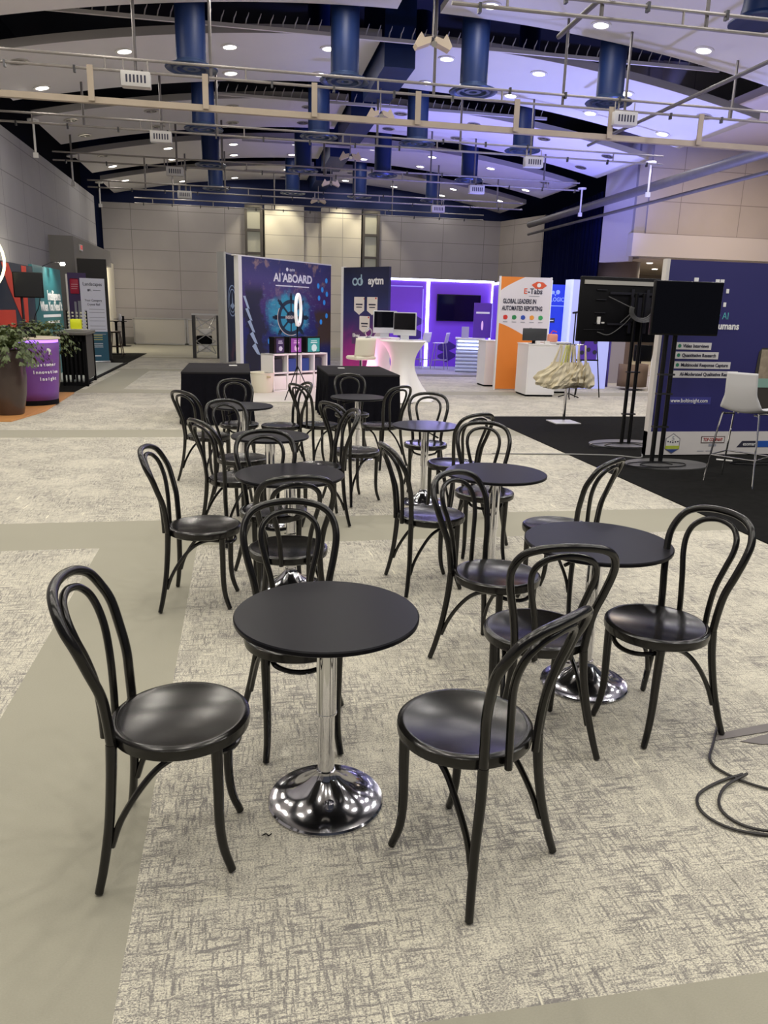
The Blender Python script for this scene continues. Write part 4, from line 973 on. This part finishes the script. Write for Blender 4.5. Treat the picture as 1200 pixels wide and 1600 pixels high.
for q in range(5): cb.tube([( .02+(.13+.02*q)*math.cos(R(s_)), -.05-.01*q, 1.74+(.10+.012*q)*math.sin(R(s_))) for s_ in range(160, 390, 15)], .006, 5)
cb.tube([(-.44, .02, 1.90), (-.1, -.03, 1.76)], .006, 5).tube([(-.1, -.04, 1.73), (-.25, 0, 1.58)], .006, 5).tube(cat([(-.55, .03, 1.46), (-.4, 0, 1.43), (-.2, 0, 1.56), (-.08, -.02, 1.7)], 5), .006, 5)
cb.build('wiring', mat('cable_grey', (.10, .10, .10), .45), t)
B().tube(cat([(.20, -.05, 1.72), (.205, -.06, 1.6), (.19, -.05, 1.47)], 5), .011, 6).build('yellow_tie', mat('yellow_tie', (.75, .55, .08), .5), t)
t = root('display_stand', 'black display stand with a blank dark screen facing the viewer, nearer of the two', 'display stand', (4.86, 7.95, .008), R(0))
oval(B(), .50, .33, 0, .012).build('base_plate', base_m, t)
for x in (-.13, -.02): B().tube([(x, .10, .012), (x, .10, 1.9)], .026, 12).build('pole', black_pl, t)
for z_ in (.42, .80, 1.02): B().box(-.17, .02, .07, .13, z_, z_+.02).build('collar', darksteel, t)
B().rbox(-.40, .42, -.03, .03, 1.47, 2.05, .008).build('bezel', black_pl, t); B().box(-.392, .412, -.036, -.03, 1.49, 2.042).build('screen', screen_m, t)
for lab, cx, cy, s_ in (('thin dark cable coiled on the nearer stand plate', 4.72, 7.85, 1), ('thin dark cables coiled on the farther stand plate', 4.98, 9.12, 1.3)):
    cable([(cx+s_*(.16+.03*k)*math.cos(k*1.1), cy+s_*(.10+.01*k)*math.sin(k*1.1), .03) for k in range(11)], .006, black_pl, lab)
cable([(3.0, 8.75, .006), (3.3, 8.70, .008), (3.9, 8.62, .014), (4.5, 8.5, .014), (4.75, 8.35, .014), (5.0, 8.75, .014), (5.3, 9.0, .014)], .009, mat('cable_lt', (.22, .22, .21), .5), 'grey cable crossing the floor onto the black booth carpet')
tag(B().box(-.6, .6, -.012, .012, 0, .004).build('floor_tape', mat('tape_grey', (.20, .19, .17), .6)), 'dark line of tape on the pale carpet behind the right-row chairs', 'tape', None, (3.0, 8.74, .001))
tag(B().lathe([(0, 0), (.04, 0), (.045, .02), (.03, .035), (0, .035)], 14).build('adapter', mat('yellow_tie')), 'small yellow adapter lying among the cables by the farther stand', 'adapter', None, (5.2, 8.95, .01))
cable([(6.0+.3*math.cos(k*.9), 7.95+.10*math.sin(k*.9), .015) for k in range(14)], .007, black_pl, 'dark cables in a loose heap under the tall blue board')
tag(B().box(-.09, .09, -.02, .02, 0, .01).build('paper_strip', white_m), 'small white paper strip lying before the tall blue board', 'paper', None, (5.75, 8.15, .009), -.6)

# ------------------------------------------------------------------ bolt board
t, L = board_root('banner_board', 'tall deep blue board with white bolt lettering and feature tags behind the screens', (4.93, 8.49), (7.1, 8.49))
art = NT('bolt_print'); X_, Y_, Z_ = art.xyz(); nn = art.noise(1, .8, 1, .8, 2)
art.out(art.mix(nn, (.022, .022, .13), (.030, .026, .15)), .5)
B().box(0, L, 0, .07, .31, 2.32).build('print_panel', MATS['bolt_print'], t)
B().box(-.04, L, -.002, .09, .02, .31).box(-.04, 0, -.004, .09, .02, 2.33).build('frame', mat('board_white', (.66, .63, .61), .5), t)
bl = B()
def bx(x0, x1, z0, z1): bl.box(x0, x1, -.006, -.001, z0, z1)
# block letters b o l t
for q_ in ((.33, .385, 1.72, 2.13), (.385, .47, 1.72, 1.78), (.385, .47, 1.90, 1.96), (.45, .50, 1.76, 1.92), (.52, .565, 1.76, 1.92), (.555, .60, 1.72, 1.77), (.555, .60, 1.91, 1.96), (.61, .66, 1.72, 2.12), (.672, .722, 1.76, 2.12), (.765, .80, 1.965, 2.015), (.750, .785, 1.81, 1.86)): bx(*q_)
bl.build('bolt_letters', ink_w, t)
text('by AI', .115, .845, 1.70, -.004, mat('ink_teal', (.10, .42, .48), .6), t, align='RIGHT', sx=.85)
text('humans', .115, 1.0, 1.585, -.004, ink_w, t, align='RIGHT', bold=.003, sx=.95)
tagm = mat('tag_white', (.70, .68, .68), .5); grn = mat('ink_green', (.03, .22, .12), .6)
for i, (s_, x1, xe, z) in enumerate((('Video Interviews', .665, .63, 1.345), ('Quantitative Research', .775, .74, 1.235), ('Multimodal Response Capture', .955, .92, 1.12), ('AI-Moderated Qualitative Research', 1.07, 1.04, 1.01))):
    B().box(.20, x1, -.005, -.001, z-.042, z+.042).build('tag_strip', tagm, t)
    o = text(s_, .056, 0, 0, -.008, ink_d, t, align='LEFT', bold=.0008)
    w0 = max(v.co.x for v in o.data.vertices); o.scale.x = (xe-.29)/w0; o.location = (.29, 0, z)
    if i < 3: B().disc(.245, z, .022, -.008, -.005, 14).build('tick_mark', grn, t)
B().box(.18, .755, -.004, -.001, .645, .735).build('web_strip', mat('web_blue', (.05, .05, .26), .5), t)
o = text('www.boltinsight.com', .066, 0, 0, -.008, ink_w, t, align='LEFT'); w0 = max(v.co.x for v in o.data.vertices); o.scale.x = .50/w0; o.location = (.21, 0, .69)
def hexp(r1, r2): return [(.31+r1*math.sin(R(60*k)), .16+r2*math.cos(R(60*k))) for k in range(6)]
B().poly(hexp(.115, .130), -.005, -.003).build('award_badge', mat('badge_rim', (.25, .24, .26), .5), t)
B().poly(hexp(.100, .115), -.008, -.005).build('badge_face', mat('badge_white', (.72, .71, .68), .5), t)
B().box(.215, .405, -.010, -.008, .095, .135).build('badge_band', mat('badge_lime', (.42, .50, .06), .5), t); B().poly([(.23, .09), (.39, .09), (.31, .045)], -.010, -.008).build('badge_tip', mat('badge_blue', (.03, .06, .22), .5), t)
text('5', .08, .31, .225, -.010, ink_g, t)
for k_ in range(5): B().disc(.245+k_*.033, .178+.005*abs(k_-2), .010, -.011, -.008, 6).build('star', ink_d, t)
ink_r2 = mat('ink_brick', (.35, .04, .04), .6)
B().box(.695, 1.02, -.006, -.003, .165, .250).build('stamp_border', mat('stamp_dark', (.06, .02, .02), .6), t); B().box(.705, 1.01, -.008, -.006, .174, .241).build('stamp_face', mat('badge_white'), t)
o = text('TOP COMPANY', .058, 0, 0, -.010, ink_r2, t, align='LEFT', bold=.001); w0 = max(v.co.x for v in o.data.vertices); o.scale.x = .27/w0; o.location = (.722, 0, .207)
B().box(.81, .91, -.006, -.003, .125, .155).build('stamp_year', ink_g, t)
bars(t, ink_g, [(.66, .75, .065, .010), (.78, .86, .065, .010)], -.005)
B().poly([(1.20, .11), (1.27, .19), (1.54, .19), (1.54, .11)], -.006, -.003).build('logo_strip', mat('strip_dark', (.03, .03, .05), .5), t); B().box(1.48, 1.70, -.007, -.004, .11, .19).build('logo_strip_end', mat('strip_blue', (.02, .09, .40), .5), t)
text('esomar', .065, 1.37, .15, -.010, ink_w, t, sx=.9)
B().poly([(1.28, .60), (1.32, .54), (2.1, .54), (2.1, 1.34), (1.36, 1.34), (1.32, 1.29)], -.010, -.004).build('phone_picture', mat('photo_dark', (.05, .045, .04), .4), t)
B().box(1.35, 2.1, -.014, -.010, .97, 1.32).build('picture_top', mat('photo_tan', (.34, .28, .20), .5, noise=.5, nscale=14), t); B().box(1.32, 2.1, -.014, -.010, .86, .97).build('picture_band', mat('photo_teal', (.25, .42, .36), .5), t)

# white shell stool in front of the board
t = root('shell_stool', 'white shell bar stool with slim metal legs before the tall blue board', 'bar stool', (5.13, 7.02, .008), R(-56))
def f(u, v):
    s_ = v*2; c_ = .04*(2*u-1)**2
    if s_ <= 1: return ((u-.5)*.42, .20-.38*s_, .745+c_-.02*math.sin(s_*PI))
    k_ = s_-1; return ((u-.5)*(.42-.10*min(1, k_*3)-.02*k_), -.18-.05*math.sin(min(1, k_*1.6)*PI/2)-.03*k_, .745+c_*(1-k_)+.06*min(1, k_*2)+.34*k_)
B().surf(f, 16, 30).build('shell', mat('shell_white', (.60, .60, .62), .45), t, solid=.012)
for sx in (-1, 1):
    for sy in (-1, 1): B().tube(cat([(sx*.10, sy*.05, .715), (sx*.165, sy*.13, .715), (sx*.19, sy*.165, .66), (sx*.25, sy*.24, .0)], 5), .0095, 8).build('leg', chrome, t)
B().tube([(-.225, .21, .28), (.225, .21, .28), (.225, -.21, .28), (-.225, -.21, .28)], .008, 8, closed=True).build('footrest', chrome, t)

# ------------------------------------------------------------------ foreground cable and tape at right
cable([(1.955, 2.56, .008), (1.84, 2.42, .008), (1.745, 2.29, .008), (1.79, 2.17, .008), (1.90, 2.08, .008), (2.1, 2.0, .008), (2.3, 1.96, .008), (2.36, 2.06, .008), (2.1, 2.12, .014), (1.93, 2.10, .014), (1.83, 2.02, .008), (1.86, 1.96, .008), (2.2, 1.94, .012), (2.5, 1.98, .008)], .0055, mat('rubber', (.018, .016, .016), .5), 'black power cable trailing across the carpet at the right edge')
cable([(1.80, 1.98, .02), (1.92, 2.05, .02), (2.10, 2.06, .02), (2.22, 1.99, .02), (2.1, 1.92, .02), (1.93, 1.91, .02), (1.85, 1.95, .02), (2.0, 2.0, .024), (2.25, 2.08, .02), (2.5, 2.1, .008)], .0055, MATS['rubber'], 'tangled black cable loops at the right edge of the photograph')
cable([(1.815, 2.20, .012), (1.69, 2.17, .008), (1.575, 2.11, .008), (1.535, 2.02, .008), (1.58, 1.93, .008), (1.70, 1.875, .008), (1.85, 1.855, .014), (2.1, 1.88, .008), (2.3, 1.9, .008), (2.28, 1.97, .008), (1.95, 1.95, .016), (1.76, 1.88, .016), (1.64, 1.93, .008), (1.61, 2.03, .008), (1.69, 2.13, .012), (1.83, 2.195, .016)], .0055, MATS['rubber'], 'black cable loop lying beside the right edge chair')
tag(B().polyz([(0, 0), (.06, .05), (.5, .12), (.5, .06)], .001, .003).polyz([(.1, -.02), (.18, -.055), (.27, -.05), (.27, -.02), (.5, .03), (.5, .07)], .001, .003).build('floor_tape', mat('tape_purple_grey', (.17, .155, .15), .7)), 'strip of grey tape holding a cable down at the right edge', 'tape', None, (1.86, 2.44, .001))
tag(B().tube(cat([(0, 0, .004), (.012, .006, .004), (.02, -.004, .004), (.03, .004, .004)], 4), .002, 5).build('zip_tie', black_mt), 'tiny black scrap on the carpet beside the front table base', 'scrap', None, (.035, 2.13, .001))

# ------------------------------------------------------------------ left side booths
leaf_m = mat('leaf_green', (.075, .105, .030), .5, noise=.85, nscale=14)
pot_m = mat('bronze_glaze', (.055, .035, .028), .35, noise=.5, nscale=3, coat=.3)
def planter(x, y, label, s_=1., seed=1, fr=85):
    t = root('planter', label, 'planter', (x, y, .02))
    B().lathe([(0, 0), (.185, 0), (.20, .02), (.255, .30), (.275, .55), (.262, .80), (.235, .93), (.22, .94), (.21, .88), (0, .86)], 48).build('pot', pot_m, t)
    rg = random.Random(seed); b = B()
    for k_ in range(fr*2):
        a = rg.random()*2*PI; L_ = .32+.28*rg.random(); up = .22+.30*rg.random(); th = .06+.16*rg.random()
        dx, dy = math.cos(a), math.sin(a); n = 7; pts = []
        for q in range(n):
            u = q/(n-1); rr = th*.4+L_*u; zz = .88+up*math.sin(min(1, u*1.15)*PI*.75)*1.0-.30*u*u; pts.append(Vector((dx*rr, dy*rr, zz)))
        side = Vector((-dy, dx, 0))
        for q in range(1, n):
            p = pts[q]; d = (pts[q]-pts[q-1]).normalized(); ll = .060*(1-.55*q/n)
            for sg in (-1, 1):
                tip = p+side*sg*ll+d*.03+Vector((0, 0, -.02*rg.random())); q0 = p-d*.022; q1 = p+d*.022
                o_ = len(b.v); b.v += [tuple(q0), tuple(lerp(q0, tip, .6)+Vector((0, 0, .012))), tuple(tip), tuple(lerp(q1, tip, .55)+d*.012), tuple(q1)]
                b.f += [(o_, o_+1, o_+2, o_+3, o_+4)]; b.sm += [False]
    b.build('foliage', leaf_m, t)
    return t
planter(-3.42, 12.2, 'tall bronze planter with bushy fern at the left edge of the photograph', seed=3)
planter(-3.48, 14.75, 'second bronze planter with fern behind the purple counter', seed=5, fr=60)
pc = NT('purple_counter'); X_, Y_, Z_ = pc.xyz()
pc.out((.17, .055, .30), .45)
t = root('round_counter', 'curved purple counter with white lettering between two planters', 'counter', (-3.42, 13.55, .02), R(8))
def f(u, v):
    a = R(-150)+u*R(300)-R(90); r_ = .40+.07*v; return (r_*math.cos(a), r_*math.sin(a), .08+.92*v)
B().surf(f, 60, 8).build('front', pc.m, t, solid=.02)
B().lathe([(0, 1.05), (.49, 1.05), (.50, 1.065), (.49, 1.085), (0, 1.085)], 48).build('top', mat('pale_oak', (.55, .48, .36), .4), t)
B().lathe([(.40, 0), (.40, .08)], 40).build('plinth', black_mt, t); B().lathe([(.44, 1.0), (.46, 1.01), (.46, 1.045), (.44, 1.05)], 40).build('light_ring', mat('led_violet', (.5, .3, 1), .5, emit=(.45, .2, 1), es=1.6), t)
def curved_text(s_, size, a0, z, r_, step):
    for k_, ch_ in enumerate(s_):
        if ch_ == ' ': continue
        o = text(ch_, size, 0, 0, 0, ink_w, t, bold=.002); a = R(a0+k_*step); o.location = (r_*math.sin(a), -r_*math.cos(a), z); o.rotation_euler = (0, 0, a)
curved_text('Customer', .072, 14, .66, .464, 6.4); curved_text('Innovation', .072, 12, .54, .454, 6.0); curved_text('Insight', .072, 24, .43, .448, 6.0)
B().poly([(.0, .0), (.02, .04), (.035, .0), (.03, -.05), (.05, -.02), (.07, .03), (.04, .06), (.01, .06)], -.002, .002).build('logo', ink_w, t).location = (.30, -.36, .86)
t = root('black_device', 'black device with handle lying on the purple counter', 'device', (-3.45, 13.45, 1.105), R(15))
B().rbox(-.22, .12, -.10, .10, .02, .12, .02).build('body', black_pl, t); B().rbox(-.05, .18, -.12, .1, .0, .05, .01).rbox(.02, .15, -.08, .05, .10, .16, .02).build('arm', black_mt, t)
# television over the counter
t = root('television', 'black television on a pole beside the purple counter', 'television', (-4.12, 15.75, .01), R(6))
B().rbox(-.02, .50, -.03, .02, 1.72, 2.18, .01).build('bezel', black_pl, t); B().box(0, .48, -.034, -.03, 1.74, 2.165).build('screen', mat('screen_dull', (.010, .011, .013), .35), t)
B().tube([(.1, .05, 0), (.1, .05, 1.9)], .025, 8).build('pole', darksteel, t); B().lathe([(.2, 0), (.2, .02)], 24, (.1, .05, 0)).build('base', black_pl, t)
B().tube(cat([(.42, .02, 1.72), (.38, .05, 1.55), (.30, .1, 1.40), (.25, .12, 1.2)], 4), .008, 6).build('cord', black_pl, t)
# boards along the left wall (they face the aisle)
def side_board(x, y0, y1, h, m, label):
    t = root('banner_board', label, 'display board', (x, y0, 0), R(90)); B().box(0, y1-y0, 0, .08, 0, h).build('print_panel', m, t); return t
t = side_board(-4.25, 13.6, 17.7, 2.37, mat('ink_navy_board', (.012, .022, .045), .5), 'dark navy board with huge red letter shapes on the left side')
rd = mat('ink_scarlet', (.62, .045, .02), .5)
B().poly([(1.9, 2.35), (2.35, 2.35), (3.15, 1.55), (3.25, 2.35), (3.6, 2.35), (3.45, 1.25), (3.05, 1.25), (2.2, 1.95)], -.006, -.001).build('red_letter', rd, t)
B().poly([(.6, 1.50), (2.55, 1.50), (2.55, 1.02), (2.1, 1.02), (2.1, 1.22), (.6, 1.22)], -.006, -.001).build('red_shape', rd, t)
B().poly([(2.85, .92), (3.2, .92), (3.35, 1.0), (3.25, 1.22), (3.05, 1.26), (2.9, 1.1)], -.006, -.001).build('red_shape', rd, t); B().box(3.55, 4.0, -.006, -.001, 2.12, 2.20).build('small_caption', ink_w, t)
t = side_board(-4.25, 17.72, 20.3, 2.42, mat('teal_board', (.02, .145, .17), .5), 'teal board with white Intelligence lettering on the left side')
text('Intelligence', .30, 1.75, 1.80, -.004, ink_w, t, bold=.008, sx=.95); text('When You Need It', .28, 1.45, 1.56, -.004, ink_w, t, bold=.008, sx=.95)
bars(t, ink_w, [(.6, 2.3, 1.36, .06), (.8, 2.1, 1.22, .06)], -.004); B().box(1.7, 1.85, -.004, -.001, .72, .95).poly([(2.15, .7), (2.2, .98), (2.3, .8), (2.35, .7)], -.004, -.001).build('small_art', ink_w, t)
t = root('spot_lamp', 'small bright spotlight on an arm above the teal board', 'lamp', (-4.25, 19.1, 2.42))
B().tube(cat([(0, -.5, .0), (.15, -.25, .10), (.3, 0, .10)], 4), .012, 6).build('arm', black_pl, t); B().lathe([(.04, -.03), (.06, 0), (.04, .04), (.0, .04)], 16, (.32, 0, .08)).build('head', mat('lamp_glow', (1, 1, .9), .5, emit=(1, .95, .75), es=25), t)
lamp('SPOT', (-3.75, 19.1, 2.6), 60, (1, .95, .8), .04, (R(0), R(35), 0), 'board_spot', spot=R(110))
lamp('POINT', (-4.9, 17.5, 2.75), 14, (1, .9, .65), .1, name='wall_glow_lamp')
lamp('POINT', (-4.9, 20.5, 2.75), 12, (1, .92, .7), .1, name='wall_glow_lamp')
t = root('neon_ring', 'warm white neon ring partly cut by the left edge of the photograph', 'neon light', (-4.72, 15.25, 2.35))
B().tube([(.60*math.cos(2*PI*k/48), 0, .60*math.sin(2*PI*k/48)) for k in range(48)], .024, 8, closed=True).build('neon_tube', mat('neon_warm', (1, .95, .6), .5, emit=(1, .90, .45), es=3), t)
B().box(-.42, .30, .05, .09, -.4, .5).build('backplate', mat('backplate', (.25, .24, .18), .6), t); B().tube([(0, .07, -.6), (0, .07, -2.34)], .02, 6).build('support', darksteel, t)
# purple banner, dark board, Landscapes banner
t = root('banner_board', 'purple banner with pink square marks behind the Landscapes banner', 'display board', (-4.86, 24.1, 0), R(3))
B().box(0, .50, 0, .05, 0, 2.50).build('print_panel', mat('aubergine', (.04, .015, .10), .5), t); B().box(-.05, 0, -.01, .06, 0, 2.46).build('frame', white_m, t)
pk = mat('ink_crimson', (.42, .01, .05), .5); B().rbox(.06, .30, -.01, -.001, 1.92, 2.34, .03).build('pink_mark', pk, t); bars(t, mat('ink_pinkw', (.6, .25, .3), .6), [(.09, .27, 2.18, .02), (.09, .27, 2.12, .02), (.09, .25, 2.06, .02)], -.014)
B().box(.14, .20, -.006, -.001, 1.15, 1.70).box(.24, .32, -.006, -.001, 1.15, 1.72).build('figure_print', ink_g, t)
t = root('dark_board', 'plain charcoal board rising behind the Landscapes banner', 'display board', (-4.72, 24.9, 0)); B().box(0, .82, 0, .1, 0, 2.94).build('panel', mat('charcoal', (.030, .028, .028), .7), t)
lsc = NT('landscape_print'); X_, Y_, Z_ = lsc.xyz()
lsc.out(lsc.mix(lsc.M('LESS_THAN', Z_, .88), (.56, .57, .66), (.012, .085, .14)), .5)
t, L = board_root('banner_board', 'white and teal pull-up banner headed Landscapes', (-4.38, 23.3), (-3.76, 23.55))
B().box(0, L, 0, .01, .05, 2.34).build('print_panel', lsc.m, t); B().rbox(-.02, L+.02, -.08, .08, 0, .06, .01).build('base', steel, t)
text('Landscapes', .135, L/2, 2.18, -.004, ink_d, t, sx=.85, bold=.001); text('#1.', .09, .25, 2.02, -.004, ink_d, t, bold=.003); bars(t, ink_d, [(.34, .55, 2.02, .012)], -.004)
text('Your Category', .085, L/2, 1.74, -.004, ink_d, t, sx=.9); text('Crystal Ball', .085, L/2, 1.63, -.004, ink_d, t, sx=.9)
bars(t, ink_g, [(.20, .62, 1.50-.09*i-.05*(i//2), .016) for i in range(7)]+[(.08, .14, 1.45-.2*i, .05) for i in range(4)], -.004)
bars(t, mat('ink_gold', (.45, .42, .12), .6), [(.15, .52, .78-.06*i, .02) for i in range(3)], -.004); bars(t, ink_w, [(.15, .52, .55-.05*i, .014) for i in range(3)]+[(.2, .45, .2, .025)], -.004)
# rack of small bottles, yellow bag
t = root('product_rack', 'dark lattice rack of small pale items beside the teal board', 'rack', (-4.25, 20.6, .02), R(20))
B().box(0, .5, 0, .35, 0, 1.0).box(0, .03, 0, .03, 1.0, 1.45).box(.47, .5, 0, .03, 1.0, 1.45).build('rack_frame', black_mt, t)
rk = B()
for i in range(5):
    for j in range(6): rk.rbox(.03+i*.1, .075+i*.1, -.02, .02, .98+j*.08, 1.02+j*.08, .008)
rk.build('small_items', mat('item_pale', (.6, .58, .42), .5), t)
t = tag(B().rbox(-.13, .13, -.08, .08, 0, .24, .03).build('yellow_bag', mat('lime_yellow', (.66, .68, .01), .5)), 'bright yellow bag above the slatted black bar table', 'bag', None, (-3.95, 20.2, 1.04))
cabinet('cabinet', -4.2, 20.05, 0, .5, .4, 1.03, 'low cabinet holding the yellow bag behind the black bar table')
# slatted bar table
t = root('slatted_bar', 'black bar table with slatted end panel beside the aisle at left', 'bar table', (-3.36, 17.3, 0), R(3.5))
B().rbox(-.36, .26, -.82, .78, 1.03, 1.09, .008).build('top', mat('bar_top', (.10, .095, .085), .35), t)
sl = B()
for i in range(6): sl.box(-.26+i*.083, -.22+i*.083, -.70, -.66, .06, 1.03)
sl.box(-.26, .22, -.70, -.66, .02, .08).box(-.26, .22, -.70, -.66, .90, 1.03); sl.build('slats', black_mt, t); B().box(-.24, .20, -.60, -.58, .22, 1.03).build('inner_panel', black_mt, t)
B().box(.19, .215, -.66, .60, .12, 1.03).build('side_panel', mat('side_charcoal', (.05, .048, .045), .5), t)
for x, y in ((-.26, -.7), (.18, -.7), (-.26, .66), (.18, .66)): B().box(x, x+.05, y, y+.05, 0, 1.03).build('leg', black_mt, t)
# bistro tables and stool in the far corner
t = root('bistro_table', 'thin black bistro table in front, near the far left corner', 'table', (-4.12, 27.6, .01)); B().lathe([(0, 1.08), (.36, 1.08), (.36, 1.10), (0, 1.10)], 30).build('top', black_mt, t); B().lathe([(.04, .02), (.04, 1.05), (.1, 1.08)], 16).build('pole', black_mt, t); B().lathe([(.25, 0), (.25, .02)], 24).build('base', black_mt, t)
t = root('bistro_table', 'thin black bistro table farther back by the far wall', 'table', (-4.68, 33.2, 0)); B().lathe([(0, 1.06), (.36, 1.06), (.36, 1.08), (0, 1.08)], 30).build('top', black_mt, t); B().lathe([(.06, .02), (.06, 1.2)], 16).build('pole', black_mt, t); B().lathe([(.28, 0), (.28, .02)], 24).build('base', black_mt, t)
t = root('metal_stool', 'dark metal bar stool on the black mat near the far left corner', 'bar stool', (-4.0, 26.6, .01)); B().rbox(-.16, .16, -.16, .16, .74, .80, .02).build('seat', mat('bronze_dark', (.05, .03, .022), .4, .3), t)
for sx in (-1, 1):
    for sy in (-1, 1): B().tube([(sx*.12, sy*.12, .75), (sx*.2, sy*.2, 0)], .016, 6).build('leg', MATS['bronze_dark'], t)
B().tube([(-.17, .17, .3), (.17, .17, .3), (.17, -.17, .3), (-.17, -.17, .3)], .01, 6, closed=True).build('footrest', MATS['bronze_dark'], t)
tag(B().lathe([(.05, 0), (.07, .12), (.04, .22), (0, .23)], 16).build('white_cup', white_m), 'white cup standing on the front bistro table', 'cup', None, (-3.98, 27.6, 1.11))
